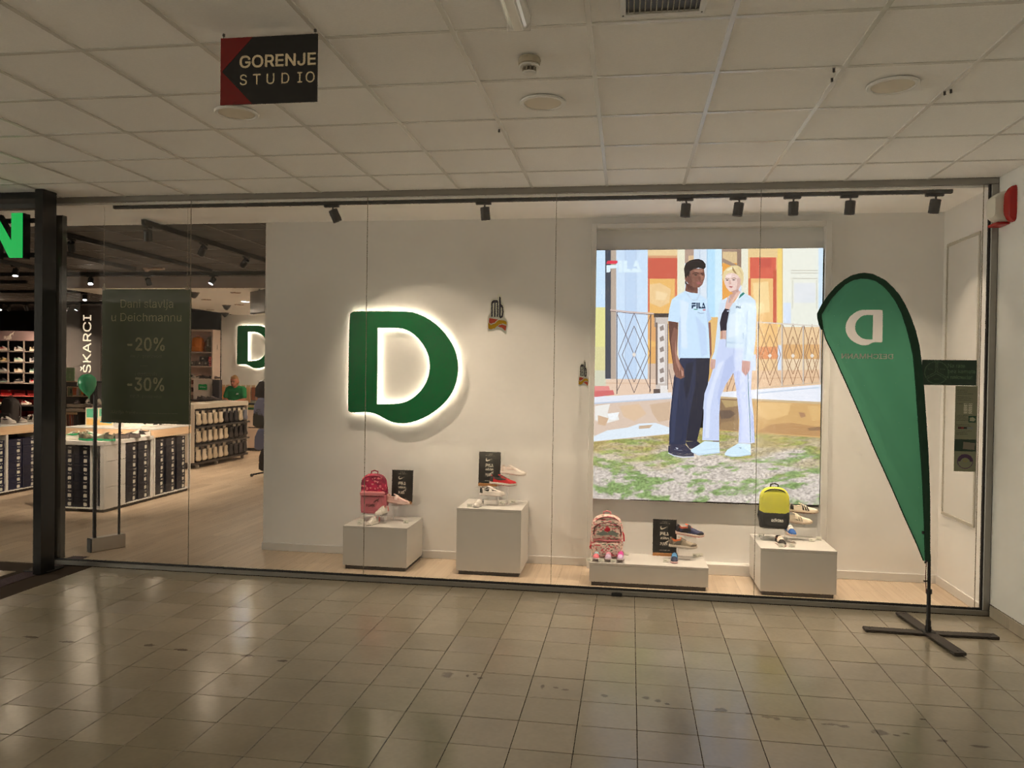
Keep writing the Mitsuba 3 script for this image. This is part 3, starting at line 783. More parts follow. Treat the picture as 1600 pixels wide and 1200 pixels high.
# woman
ink((214,232,250),(912,522),(868,548),(855,600),(840,750),(826,880),(806,930),(852,936),(862,870),(866,700),(882,640),(905,560))
ink((230,192,178),(915,520),(985,478),(1002,490),(960,540),(925,600),(926,606),(895,602),(902,560)); ink((206,164,150),(930,505),(970,495),(950,530),(930,560),(915,560))
ink((24,22,44),(876,630),(896,598),(926,606),(908,742),(866,747),(862,690)); ink((196,206,226),(908,612),(924,610),(924,618),(910,620)); ink((216,176,160),(869,745),(904,741),(903,802),(868,797)); ink((190,146,132),(869,745),(882,744),(880,798),(868,797))
ink((205,218,250),(862,800),(906,800),(1016,860),(1030,935),(952,1020),(900,1100),(866,1180),(858,1300),(858,1468),(746,1465),(755,1290),(760,1160),(800,1050),(830,950)); ink((190,204,242),(900,940),(945,900),(960,1000),(915,1070),(880,1130),(866,1180),(860,1260),(845,1180),(870,1060)); ink((224,234,255),(850,960),(890,940),(830,1100),(800,1250),(790,1450),(765,1450),(775,1200))
ink((208,219,252),(950,1015),(1030,930),(1076,962),(1066,1150),(1084,1300),(1092,1480),(1062,1486),(984,1482),(990,1330),(972,1150)); ink((192,204,244),(955,1020),(1000,1000),(990,1150),(1010,1330),(1000,1480),(984,1482),(990,1330),(972,1150)); ink((186,198,238),(1060,1240),(1084,1320),(1091,1478),(1072,1480),(1066,1330)); stroke((64,124,122),4,(1046,960),(1050,1150),(1060,1330),(1064,1480)); stroke((184,198,236),4,(955,865),(945,960))
ink((214,234,250),(1000,488),(1062,515),(1096,545),(1103,620),(1097,800),(1082,920),(1060,950),(1010,936),(1016,860),(905,855),(907,700),(926,600),(985,512)); ink((192,216,240),(1030,640),(1046,600),(1044,800),(1032,930),(1016,930),(1020,850),(1036,760)); ink((228,244,255),(930,640),(980,620),(985,780),(915,790)); ink((192,214,238),(905,815),(1020,822),(1018,832),(905,826)); ink((180,206,232),(1012,760),(1020,755),(1020,812),(1013,812))
ink((38,132,122),(1000,503),(1018,490),(1026,500),(988,532),(974,528)); ink((240,246,252),(985,512),(1000,498),(986,530),(955,560)); stroke((150,164,180),3,(930,600),(908,700),(903,850)); stroke((170,180,200),5,(918,560),(930,510))
ink((212,172,160),(800,932),(834,936),(830,990),(812,1002),(797,985)); stroke((170,120,110),2.5,(812,950),(810,998)); ink((208,160,150),(1008,940),(1062,945),(1061,1000),(1032,1042),(1005,1010)); stroke((165,115,108),3,(1024,975),(1018,1030)); stroke((165,115,108),3,(1040,985),(1036,1032)); stroke((165,115,108),3,(1052,985),(1050,1015))
ink((238,210,200),(888,395),(915,362),(960,366),(1002,395),(1002,440),(986,470),(955,491),(926,486),(904,460),(892,430)); ink((216,180,170),(975,400),(1002,395),(1002,440),(986,470),(962,488),(975,450)); ink((250,228,220),(900,380),(940,372),(935,395),(905,398)); ink((222,182,170),(922,412),(932,412),(938,438),(920,440))
stroke((150,120,100),4,(898,403),(914,399),(924,405)); stroke((150,120,100),4,(938,402),(955,397),(970,402)); ink((74,62,68),(900,411),(912,407),(921,412),(910,416)); ink((74,62,68),(941,409),(954,405),(964,410),(952,414)); ink((186,110,112),(918,455),(932,450),(950,454),(936,463)); ink((200,160,150),(935,485),(985,470),(985,490),(950,500))
ink((232,212,160),(880,390),(886,355),(910,330),(940,316),(975,314),(1003,330),(1018,365),(1018,410),(1008,450),(998,440),(1000,405),(975,375),(950,364),(920,366),(900,380),(892,420),(884,412)); ink((250,236,196),(900,345),(940,325),(965,330),(920,350)); ink((170,140,96),(945,320),(958,345),(975,370),(962,368),(944,345)); stroke((196,170,120),3,(985,330),(1010,380)); stroke((200,176,130),3,(870,380),(884,372))
# shoes
ink((40,46,74),(524,1502),(560,1488),(636,1494),(660,1520),(690,1552),(692,1570),(620,1572),(540,1560),(522,1540)); stroke((206,214,236),6,(522,1548),(560,1566),(620,1577),(694,1572)); ink((200,206,220),(570,1512),(590,1516),(582,1526)); stroke((110,118,140),4,(560,1525),(590,1530),(615,1530))
ink((34,38,60),(636,1475),(710,1468),(742,1494),(720,1510),(690,1520),(660,1518)); stroke((90,96,110),3,(690,1522),(742,1496))
ink((214,240,255),(672,1526),(715,1500),(760,1470),(858,1476),(861,1548),(780,1558),(720,1565),(672,1540)); stroke((176,200,226),4,(680,1545),(720,1558),(862,1546)); stroke((190,214,238),3,(750,1530),(855,1520)); ink((214,240,255),(893,1555),(910,1528),(985,1484),(1065,1490),(1066,1560),(1000,1572),(940,1574),(897,1564)); stroke((176,200,226),4,(896,1562),(950,1572),(1066,1560)); ink((110,130,150),(985,1512),(1005,1514),(1000,1520)); ink((120,96,84),(815,1468),(858,1468),(858,1476),(815,1474))
# letters
def fila(x,y,w,h,c,top,sk=0):
    u=w/230.; v=h/77.
    q=lambda pts:[(x+px*u+sk*(77-py)*v,y+py*v) for px,py in pts]
    ink(top,*q([(0,14),(8,0),(72,0),(72,14),(64,20),(0,22)]))
    ink(c,*q([(0,30),(72,28),(72,42),(62,50),(26,52),(26,70),(18,77),(0,77)]))
    ink(c,*q([(80,0),(104,0),(104,77),(80,77)]))
    ink(c,*q([(112,0),(136,0),(136,55),(160,55),(160,77),(112,77)]))
    ink(c,*q([(188,0),(202,0),(232,77),(160,77),(172,50),(196,52),(204,62),(200,36),(176,42)]))
fila(116,283,230,77,(226,246,255),(228,60,84))
fila(676,560,92,38,(36,62,92),(36,62,92))
area((60,140,110),692,601,716,606); area((206,100,110),750,604,768,611); stroke((150,170,196),4,(716,622),(735,630),(758,628))
fila(968,582,32,14,(40,70,96),(40,70,96))

_src = np.array([(48, 215), (1540, 200), (28, 1848), (1518, 1890)], float)
_dst = np.array([(.003, 2.265), (1.974, 2.267), (.010, 0), (1.988, .019)])
_A = []
for (x, y), (u, v) in zip(_src, _dst):
    _A += [[x, y, 1, 0, 0, 0, -u * x, -u * y], [0, 0, 0, x, y, 1, -v * x, -v * y]]
_h = np.append(np.linalg.solve(np.array(_A), _dst.ravel()), 1).reshape(3, 3)


def on_sheet(pts):
    q = np.c_[np.array(pts, float), np.ones(len(pts))] @ _h.T
    return q[:, :2] / q[:, 2:]


def picture_mesh():
    sh = []
    for c, pts in SHEET:
        c = np.array(srgb(*c))
        g = sg.LineString(on_sheet(pts[2:])).buffer(pts[1] * .00066, cap_style=2) if pts[0] == 'L' else sg.Polygon(on_sheet(pts)).buffer(0)
        sh.append((c, g))
    frame = sg.Polygon([(.003, 2.265), (.01, 0), (1.984, .016), (1.977, 2.267)])
    cover, V, F, C, at = None, [], [], [], 0
    for c, g in reversed(sh):
        g = g.intersection(frame)
        vis = g if cover is None else g.difference(cover)
        cover = g if cover is None else so.unary_union([cover, g])
        for q in getattr(vis, 'geoms', [vis]):
            if q.geom_type == 'Polygon' and q.area > 4e-6:
                v, f = trimesh.creation.triangulate_polygon(sg.polygon.orient(q), engine='earcut')
                V.append(v), F.append(f + at), C.append(np.tile(c, (len(v), 1)))
                at += len(v)
    # meadow: tufts and gravel
    n = 330
    gx, gz = np.meshgrid(np.linspace(.008, 1.984, n), np.linspace(0, .67, 124), indexing='ij')
    gp = np.stack([gx.ravel(), gz.ravel()], 1)
    d = gp[:, 1] / .65
    q3 = np.c_[gp[:, 0] * (1.1 + .9 * (1 - d)), gp[:, 1] * (2.6 + 2.5 * d), np.zeros(len(gp))]
    patch = meshkit.fbm(q3 * 3.2, 4, 3)
    fine = meshkit.noise(np.c_[gp[:, 0] * 60, gp[:, 1] * 110, gp[:, 0] * 0], 5)
    fine2 = meshkit.noise(np.c_[gp[:, 0] * 110, gp[:, 1] * 130, gp[:, 0] * 0], 6)
    small = meshkit.fbm(q3 * 9, 3, 21)
    lush = np.clip((patch * .62 + small * .38 - .5) * 8 + .55 * np.exp(-((gp[:, 0] - .05) / .5) ** 2 - ((gp[:, 1] - .08) / .16) ** 2) + .35 * (fine - .5), 0, .9)
    dry = np.clip((d - .5) * 2.6 + (meshkit.fbm(q3 * 2.1, 3, 9) - .5) * 2, 0, 1)
    gravel = np.array(srgb(204, 194, 184))
    col = gravel * (1 - dry[:, None]) + np.array(srgb(178, 160, 104)) * dry[:, None]
    green = np.array(srgb(122, 156, 84)) * (1 - dry[:, None]) + np.array(srgb(166, 164, 84)) * dry[:, None]
    col = col * (1 - lush[:, None]) + green * lush[:, None]
    col = col * (.4 + .7 * fine + .55 * fine2)[:, None]
    i = np.arange(n * 124).reshape(n, 124)
    a, b, c, e = i[:-1, :-1].ravel(), i[1:, :-1].ravel(), i[1:, 1:].ravel(), i[:-1, 1:].ravel()
    mid = shapely.points((gp[a] + gp[c]) / 2)
    keep = ~shapely.contains(cover.buffer(-.004), mid) & shapely.contains(frame, mid)
    f = np.vstack([np.stack([a, b, c], 1)[keep], np.stack([a, c, e], 1)[keep]])
    V.append(gp), F.append(f + at), C.append(col)
    V, F, C = np.vstack(V), np.vstack(F), np.vstack(C)
    P3 = np.c_[PX0 + V[:, 0], np.full(len(V), PY), PZ0 + V[:, 1]]
    m = trimesh.Trimesh(P3, F, process=False)
    fn = m.face_normals[:, 1] > 0
    F[fn] = F[fn][:, ::-1]
    # the meadow lies a hair behind the other pieces
    P3[-len(gp):, 1] += .0006
    return P3, F, V / [1.99, 2.27], C


P3, F3, UV3, C3 = picture_mesh()
obj('picture', trimesh.Trimesh(P3, F3, process=False), 'black', t, color=C3 * SCREEN_L, uv=UV3, emitter={'type': 'area', 'radiance': {'type': 'mesh_attribute', 'name': 'vertex_color'}})


# lit wall letters
def wall_letter(x0, y_wall, z0, w, h, label):
    t = thing('wall_letter', label, 'wall sign')
    g = letter_d(x0, z0, w, h)
    obj('front', slab(g, y_wall - .08, y_wall - .058), 'green_acrylic', t, smooth=20)
    obj('body', slab(g.buffer(-.006), y_wall - .058, y_wall - .046), 'white_matte', t)
    led = g.buffer(-.006).difference(g.buffer(-.018))
    obj('led_strip', slab(led, y_wall - .046, y_wall - .043), MC(250, 240, 220), t, emitter={'type': 'area', 'radiance': rgb(np.array([1, .82, .58]) * HALO_L)})
    for fx, fz in ((.12, .85), (.12, .2), (.85, .55), (.5, .08)):
        obj('spacer', tube([x0 + fx * w, y_wall - .046, z0 + fz * h], [x0 + fx * w, y_wall, z0 + fz * h], .006, 8), 'steel', t)
    return t


wall_letter(-2.641, YB, 1.28, 1.071, 1.063, 'large green letter D with a warm glowing rim on the window wall')

# ------------------------------------------------------------------ track lights
def direction(d):
    d = np.array(d, float)
    return d / np.linalg.norm(d)


def align(d, roll_ref=(1, 0, 0)):
    """rotation that turns -z into d"""
    z = -direction(d)
    x = np.cross(np.array([0, 1, 0]) if abs(z[1]) < .95 else np.array([1, 0, 0]), z)
    x /= np.linalg.norm(x)
    m = np.eye(4)
    m[:3, 0], m[:3, 1], m[:3, 2] = x, np.cross(z, x), z
    return m


HEAD = mikit.ply(lathe([(.030, -.1), (.036, -.106), (.0385, -.104), (.0385, -.004), (.035, 0), (0, 0)], 24), None, smooth=30)
REFLECTOR = mikit.ply(loft([np.stack([r * np.cos(np.linspace(0, 2 * PI, 20, endpoint=False)), r * np.sin(np.linspace(0, 2 * PI, 20, endpoint=False)), np.full(20, z)], 1) for r, z in ((.0355, -.1055), (.026, -.08))], cap=False), None, smooth=True)
LENS = lathe([(0, -.082), (.026, -.081), (.026, -.078), (0, -.078)], 20)
LENS_LIT = trimesh.Trimesh(np.array([[0, 0, -.1035]] + [[.034 * math.cos(a), .034 * math.sin(a), -.1035] for a in np.arange(18) * PI / 9]), [[0, 1 + (i + 1) % 18, 1 + i] for i in range(18)], process=False)
LENS_P, LENS_LIT_P = mikit.ply(LENS), mikit.ply(LENS_LIT)
STEM = mikit.ply(tube((0, 0, 0), (0, 0, -.03), .007, 10))
ADAPT = {0: mikit.ply(box(-.075, .055, -.016, .016, -.02, 0, .003)), 1: mikit.ply(box(-.016, .016, -.075, .055, -.02, 0, .003))}
scene['m_lens_off'] = {'type': 'twosided', 'b': {'type': 'principled', 'base_color': rgb([.6, .58, .5]), 'roughness': .2, 'specular': .6}}


def spotlight(x, y, z, aim, label, group, axis=0, lit=0.0, beam=None, power=1.0):
    """hangs from a track whose underside is at z; aim: direction of the light"""
    t = thing('track_spotlight', label, 'spotlight', group)
    obj('adapter', ADAPT[axis], 'black', t, T=move(x, y, z))
    obj('stem', STEM, 'black', t, T=move(x, y, z - .018))
    R = move(x, y, z - .042) @ align(aim)
    h = obj('head', HEAD, 'black', t, T=R)
    obj('reflector', REFLECTOR, 'chrome', h, T=R)
    if lit:
        k = obj('lens', LENS_LIT_P, 'lens_off', h, T=R)
        scene[k]['emitter'] = {'type': 'area', 'radiance': rgb(WARM * lit)}
    else:
        obj('lens', LENS_P, 'lens_off', h, T=R)
    if beam:
        o = (R @ np.array([0, 0, -.112, 1]))[:3]
        scene[t + '_light'] = {'type': 'spot', 'intensity': rgb(WARM * SPOT_I * power), 'cutoff_angle': beam, 'beam_width': beam * .12, 'to_world': T4().look_at(o.tolist(), (o + direction(aim)).tolist(), [0, 1, .01])}
    return t


t = solo('track_rail', cat(box(-4.56, 2.42, 6.342, 6.378, 3.187, CZ, .003)), 'black', 'long black lighting track along the ceiling of the shop window', 'lighting track', 'lighting tracks')
WG = 'spotlights over the shop window'
for i, (x, aim, pw, lab) in enumerate([(-2.515, (.95, .5, -2.3), 1.0, 'black track spotlight over the window, leftmost of seven and tilted'), (-1.195, (.2, .32, -2.4), .8, 'black track spotlight over the window, second from the left'),
                                      (.44, (-.2, .2, -2.7), .55, 'black track spotlight over the window, middle of seven'), (.85, (-.35, .2, -2.7), .65, 'black track spotlight over the window, fourth from the right'),
                                      (1.262, (0, .24, -2.6), .7, 'black track spotlight over the window, third from the right'), (1.685, (-.12, .24, -2.6), .7, 'black track spotlight over the window, second from the right'), (2.303, (-.25, .32, -2.4), .62, 'black track spotlight over the window, rightmost of seven')]):
    spotlight(x, 6.36, 3.187, aim, lab, WG, 0, beam=46, power=pw)

# ------------------------------------------------------------------ display plinths
def plinth(x0, x1, y0, y1, h, label):
    t = thing('display_plinth', label, 'plinth', 'white display plinths in the window')
    obj('kick_base', box(x0 + .02, x1 - .02, y0 + .018, y1 - .01, 0, .034), M('kick', srgb(44, 34, 30), .5), t)
    obj('body', box(x0 + .001, x1 - .001, y0 + .001, y1, .034, h - .021, .001), 'plinth_white', t)
    obj('top', box(x0, x1, y0, y1, h - .02, h, .0015), 'plinth_white', t)


plinth(-2.5, -1.907, 6.648, 7.18, .388, 'white display plinth under the pink backpack, leftmost')
plinth(-1.466, -.893, 6.665, 7.18, .584, 'tallest white display plinth, under the red and white trainers')
plinth(-.295, .682, 6.535, 6.94, .195, 'lowest and widest white display plinth, under the flowered backpack')
plinth(1.088, 1.68, 6.515, 7.09, .384, 'white display plinth under the yellow and black backpack')


# ------------------------------------------------------------------ shoes
def shoe_surface(L, low=1.0, opening=True, wide=1.0):
    tw = [0, .04, .12, .3, .5, .68, .8, .9, .97, 1]
    wv = np.array([.055, .098, .122, .112, .122, .152, .147, .115, .066, .012]) * wide
    hv = np.array([.20, .265, .275, .245, .232, .172, .135, .108, .07, .012]) * low

    def w(t):
        return np.interp(t, tw, wv) * L

    def h(t):
        return np.interp(t, [0, .02, .08, .2, .34, .42, .55, .68, .8, .92, .98, 1], np.array([.17, .262, .272, .222, .272, .268, .205, .158, .128, .095, .05, .012]) * low) * L

    zs = .085 * L

    def up(t):
        return .03 * L * np.clip((t - .72) / .28, 0, 1) ** 2

    def dep(t):
        return np.interp(t, [0, .045, .08, .36, .41, 1], [0, 0, .72, .72, 0, 0]) if opening else 0 * t

    def surf(t, a, off=0.0):
        t, a = np.asarray(t, float), np.asarray(a, float)
        c, s = np.cos(a), np.sin(a)
        y = w(t) * np.sign(c) * np.abs(c) ** .72
        z = zs * .8 + up(t) + h(t) * np.maximum(s, 0) ** .8
        x = (t - .5) * L * .985
        n = np.stack([np.clip((t - .5), -.5, .5) * .5, c, s], -1)
        n /= np.linalg.norm(n, axis=-1, keepdims=True)
        return np.stack([x, y, z], -1) + n * off

    return surf, w, h, up, dep, zs


def surf_patch(surf, poly, side, off, L, n=.05):
    """a flat shape in (t, s), s from 0 at the sole to 1 at the top, wrapped onto a side of the upper"""
    v, f = trimesh.creation.triangulate_polygon(sg.polygon.orient(poly), engine='earcut')
    v3 = np.c_[v, np.zeros(len(v))]
    v3, f = trimesh.remesh.subdivide_to_size(v3, f, n, max_iter=8)
    a = v3[:, 1] * PI / 2
    p = surf(v3[:, 0], a if side > 0 else PI - a, off)
    m = trimesh.Trimesh(p, f, process=True)
    c = m.face_normals.mean(0)
    if c[1] * side < 0:
        m.invert()
    return m


def thick(m, d):
    """gives a sheet some thickness inwards"""
    n = m.vertex_normals
    k = len(m.vertices)
    e = m.edges_sorted
    be = m.edges[trimesh.grouping.group_rows(e, require_count=1)]
    side = np.vstack([np.stack([be[:, 0], be[:, 0] + k, be[:, 1]], 1), np.stack([be[:, 1], be[:, 0] + k, be[:, 1] + k], 1)])
    return trimesh.Trimesh(np.vstack([m.vertices, m.vertices - n * d]), np.vstack([m.faces, m.faces[:, ::-1] + k, side]), process=False)


SWOOSH = P((.20, .36), (.26, .27), (.34, .2), (.44, .24), (.56, .4), (.7, .66), (.52, .5), (.42, .43), (.34, .42), (.28, .5), (.235, .62), (.205, .5))
STRIPES = [P((.46 + d, .08), (.51 + d, .08), (.43 + d, .78), (.39 + d, .74)) for d in (0, .085, .17)]
FORM = P((.3, .3), (.42, .18), (.62, .4), (.56, .55), (.4, .4), (.32, .5))


def sneaker(L, colors, mark='none', straps=0, thick_sole=1.0, ns=26, na=20, low=1.0, wide=1.0):
    """parts of one shoe: toe towards +x, origin on the ground under the middle. colors: upper, sole, accent, lining, laces, outsole"""
    up_c, so_c, ac_c, li_c, la_c, ou_c = [MC(*c, rough=.6) for c in colors]
    surf, w, h, up, dep, zs = shoe_surface(L, low, True, wide)
    T = np.unique(np.r_[np.linspace(0, 1, ns), .03, .06, .38, .41, .985])
    A = np.linspace(0, PI, na)
    rows = []
    for t in T:
        q = surf(np.full(na, t), A)
        m = np.clip((.78 - np.abs(np.cos(A))) / .12, 0, 1)
        q[:, 2] -= m * dep(t) * h(t)
        q[:, 1] *= 1 - .35 * m * (dep(t) > .3)
        rows.append(q)
    parts = [('upper', loft(rows, cap=False, closed=False), up_c, 40)]
    parts[0][1].fix_normals()
    # sole
    def ring(t, k=1.0):
        ww, z0, z1 = w(t) * 1.06 * k, up(t) * 1.35, zs * thick_sole + up(t) * 1.0
        return np.array([((t - .5) * L, y * ww, z) for y, z in ((-.9, z0), (-1, z0 + (z1 - z0) * .3), (-1, z1 * .98), (-.93, z1 + .004 * L), (.93, z1 + .004 * L), (1, z1 * .98), (1, z0 + (z1 - z0) * .3), (.9, z0))])
    ts = np.r_[-.012, np.linspace(0.0, 1, ns), 1.012]
    parts.append(('sole', loft([ring(min(max(t, 0), 1), .75 if t in (-.012, 1.012) else 1.0) + np.array([(t - min(max(t, 0), 1)) * L, 0, 0]) for t in ts]), so_c, 35))
    def ring2(t):
        ww, z0 = w(t) * 1.03, up(t) * 1.35
        return np.array([((t - .5) * L, y * ww, z) for y, z in ((-.9, z0 - .001), (-1, z0 + .012 * L), (1, z0 + .012 * L), (.9, z0 - .001))])
    parts.append(('sole__outsole', loft([ring2(t) for t in np.linspace(.0, 1, ns)]), ou_c, 35))
    # lining of the collar, tongue
    tc = np.linspace(.05, .40, 10)
    rim = [surf(t, a, .002)[None][0] for t, a in [(t, .62) for t in tc] + [(.41, PI / 2 - .25), (.41, PI / 2 + .25)] + [(t, PI - .62) for t in tc[::-1]]]
    rim = np.array(rim + [rim[0]])
    rim[:, 1] *= .93
    parts.append(('collar', path_tube(rim, .012 * L + .0005, 6), li_c, True))
    tt = np.linspace(.30, .56, 6)
    tv = []
    for t in tt:
        lift = .045 * L * np.clip((.42 - t) / .12, 0, 1)
        for a in (PI / 2 - .5, PI / 2 - .2, PI / 2 + .2, PI / 2 + .5):
            q = surf(t, a, .006 * L)
            q[2] += lift
            q[1] *= .72
            tv.append(q)
    F = [[i * 4 + j, i * 4 + j + 1, (i + 1) * 4 + j + 1] for i in range(5) for j in range(3)] + [[i * 4 + j, (i + 1) * 4 + j + 1, (i + 1) * 4 + j] for i in range(5) for j in range(3)]
    tm = trimesh.Trimesh(np.array(tv), F, process=False)
    if tm.face_normals[:, 2].mean() < 0:
        tm.invert()
    parts.append(('tongue', thick(tm, .012 * L), li_c if mark == 'knit' else up_c, True))
    if straps:
        for t0 in ([.44, .58] if straps == 2 else [.46]):
            parts.append(('strap', path_band(surf, t0, .058, .26, L), la_c, 30))
    else:
        for t0 in (.43, .48, .53, .58):
            parts.append(('lace', path_tube([surf(t0 + .012 * math.sin(k * 2), a, .012 * L) for k, a in enumerate(np.linspace(PI / 2 - .75, PI / 2 + .75, 7))], .009 * L, 6), la_c, True))
    # toe cap and heel counter
    parts.append(('heel_patch', thick(surf_patch(lambda t, a, o: surf(t, a, o), P((.012, .05), (.14, .05), (.12, .5), (.02, .62)), -1, .003, L), .003), ac_c, True))
    parts.append(('heel_patch', thick(surf_patch(surf, P((.012, .05), (.14, .05), (.12, .5), (.02, .62)), 1, .003, L), .003), ac_c, True))
    mk = {'swoosh': [SWOOSH], 'stripes': STRIPES, 'form': [FORM], 'none': []}.get(mark, [])
    for g in mk:
        for sd in (-1, 1):
            parts.append(('side_mark', thick(surf_patch(surf, g, sd, .003, L), .003), ac_c, True))
    if mark in ('panels', 'knit'):
        for g in (P((.76, .04), (.985, .05), (.97, .6), (.86, .55), (.8, .25)), P((.16, .05), (.42, .05), (.48, .5), (.3, .4))):
            for sd in (-1, 1):
                parts.append(('panel', thick(surf_patch(surf, g, sd, .0025, L), .0025), ac_c, True))
    return parts


def path_band(surf, t0, wd, lo, L):
    A = np.linspace(lo, PI - lo, 12)
    top = [surf(t, a, o) for t, o in ((t0 - wd, .002), (t0 - wd, .012 * L + .002), (t0 + wd, .012 * L + .002), (t0 + wd, .002)) for a in A]
    r = np.array(top).reshape(4, 12, 3).transpose(1, 0, 2)
    return loft(list(r))


def put(parts, name, label, cat_, T, group=None):
    t = thing(name, label, cat_, group)
    place(parts, t, T)
    return t


def at(x, y, z, yaw=0, pitch=0, roll=0):
    return move(x, y, z) @ rot([0, 0, 1], yaw) @ rot([0, 1, 0], pitch) @ rot([1, 0, 0], roll)


# ------------------------------------------------------------------ little helpers of the display
def u_stand(w, d, h, th=.004):
    return cat(box(-w / 2, w / 2, -d / 2, d / 2, h - th, h), box(-w / 2, -w / 2 + th, -d / 2, d / 2, 0, h - th), box(w / 2 - th, w / 2, -d / 2, d / 2, 0, h - th))


def stand(x, y, z, w, d, h, label):
    solo('acrylic_stand', u_stand(w, d, h), 'acrylic', label, 'shoe stand', 'clear shoe stands on the plinths', T=move(x, y, z))


TAG_P = None


def price_tag(x, y, z, label, yaw=0):
    t = thing('price_tag', label, 'price tag', 'price tags on the plinths')
    T = at(x, y, z, yaw)
    obj('card', box(-.024, .024, -.001, .001, .003, .032), MC(226, 226, 214, rough=.4), t, T=T @ rot([1, 0, 0], -14))
    obj('foot', box(-.024, .024, -.002, .022, 0, .004, .001), 'acrylic', t, T=T)
    obj('print', cat(box(-.017, .004, -.0016, -.0009, .016, .019), box(-.017, .014, -.0016, -.0009, .009, .012)), MC(120, 118, 108), t, T=T @ rot([1, 0, 0], -14))


LEAP = P((0, 0), (.1, .04), (.2, .16), (.35, .3), (.55, .42), (.75, .5), (.86, .62), (.95, .66), (1, .6), (.96, .54), (.9, .5), (.84, .4), (.8, .25), (.86, .1), (.8, .08), (.72, .22), (.66, .3), (.5, .22), (.4, .08), (.3, -.12), (.22, -.14), (.28, .02), (.3, .12), (.18, .02), (.05, -.06))
SWISH = P((0, .32), (.02, .1), (.12, 0), (.28, .02), (1, .42), (.34, .2), (.2, .18), (.12, .24), (.12, .36), (.16, .5), (.06, .42))


def scaled(g, x, z, s, sz=None):
    return sa.translate(sa.scale(g, s, sz or s, origin=(0, 0)), x, z)


def fila_shapes(x, z, w, h):
    q = lambda pts: sg.Polygon([(x + a * w, z + (1 - b) * h) for a, b in pts])
    return [q([(0, .2), (.04, 0), (.31, 0), (.31, .2), (.27, .28), (0, .28)]), q([(0, .4), (.31, .37), (.31, .55), (.27, .66), (.11, .68), (.11, .9), (.07, 1), (0, 1)]), q([(.35, 0), (.45, 0), (.45, 1), (.35, 1)]), q([(.49, 0), (.59, 0), (.59, .72), (.69, .72), (.69, 1), (.49, 1)]), q([(.81, 0), (.88, 0), (1, 1), (.7, 1), (.75, .7), (.84, .7), (.87, .8), (.86, .5), (.76, .55)])]


def brand_card(x, y, z, w, h, label, wood=True, tilt=-4):
    t = thing('brand_card', label, 'display card', 'black brand cards on the plinths')
    T = move(x, y, z) @ rot([1, 0, 0], tilt)
    z0 = .025 if wood else .012
    obj('card', box(-w / 2, w / 2, 0, .003, z0 - .01, z0 + h, .0006), MC(22, 20, 20, rough=.35), t, T=T)
    obj('foot', box(-w / 2 + .002, w / 2 - .002 if not wood else w / 2 - .01, -.014, .03, 0, .024, .002), MC(164, 112, 62, rough=.5) if wood else 'm_acrylic', t, T=move(x, y, z))
    c = MC(206, 200, 190, rough=.5)
    fy0, fy1 = -.0008, .001
    obj('swoosh_mark', slab(scaled(SWISH, -w * .19, z0 + h * .69, w * .33), fy0, fy1), c, t, T=T)
    obj('fila_mark', cat(*[slab(g, fy0, fy1) for g in fila_shapes(-w * .19, z0 + h * .525, w * .36, h * .095)]), c, t, T=T)
    obj('adidas_mark', text('adidas', w * .1, 0, z0 + h * .41, fy0, bold=True, w=w * .36, center=True), c, t, T=T)
    obj('puma_mark', cat(text('PUMA', w * .12, -w * .03, z0 + h * .225, fy0, bold=True, w=w * .3, center=True), slab(scaled(LEAP, -.02 * w, z0 + h * .29, w * .22), fy0, fy1)), c, t, T=T)
    obj('small_print', cat(box(-w * .1, w * .13, fy0, fy1, z0 + h * .925, z0 + h * .935), box(-w * .2, w * .22, fy0, fy1, z0 + h * .875, z0 + h * .885), box(-w * .22, w * .22, fy0, fy1, z0 + h * .07, z0 + h * .085)), MC(150, 144, 136), t, T=T)


def backpack(root, T, w, h, d, c_top, c_bot, split, pocket_h, zip_c, strap_c, pocket_c=None, extra=()):
    """front towards -y; split: where the lower colour begins"""
    o = arch(w, h, w * .47)
    body = pillow(o, d, .3, 6, res=64)
    parts = [('body', body, c_top, 50)]
    parts.append(('handle', path_tube([(-.03, d * .1, h - .012), (-.03, d * .1, h + .018), (0, d * .1, h + .028), (.03, d * .1, h + .018), (.03, d * .1, h - .012)], .006, 8), strap_c, True))
    z = np.array([(x * .93, zz) for x, zz in o])
    arcp = [(x * .86, -d * .46 + .02 * (abs(x) / (w / 2)) ** 3, zz * .965) for x, zz in o[4:-2]]
    parts.append(('zip', path_tube(arcp, .0045, 6), zip_c, True))
    if split:
        low = np.array([(x, min(zz, split)) for x, zz in o])
        q = sg.Polygon(o).intersection(sg.box(-w, -.05, w, split))
        parts.append(('lower_panel', pillow(np.array(q.exterior.coords)[:-1] * [1.02, 1.0], d * 1.05, .22, 6, res=56), c_bot, 40))
    if pocket_h:
        q = [(-w * .43, .01), (w * .43, .01), (w * .44, pocket_h * .6), (w * .40, pocket_h * .95), (0, pocket_h), (-w * .40, pocket_h * .95), (-w * .44, pocket_h * .6)]
        parts.append(('pocket', moved(pillow(q, d * .5, .25, 5, res=48), move(0, -d * .42, 0)), pocket_c or c_bot, 40))
    for sd in (-1, 1):
        parts.append(('shoulder_strap', path_tube([(sd * w * .3, d * .45, h * .9), (sd * w * .42, d * .62, h * .6), (sd * w * .5, d * .5, h * .25), (sd * w * .46, d * .35, h * .08)], [.012, .014, .01, .006], 8), strap_c, True))
    parts += list(extra)
    place(parts, root, T)


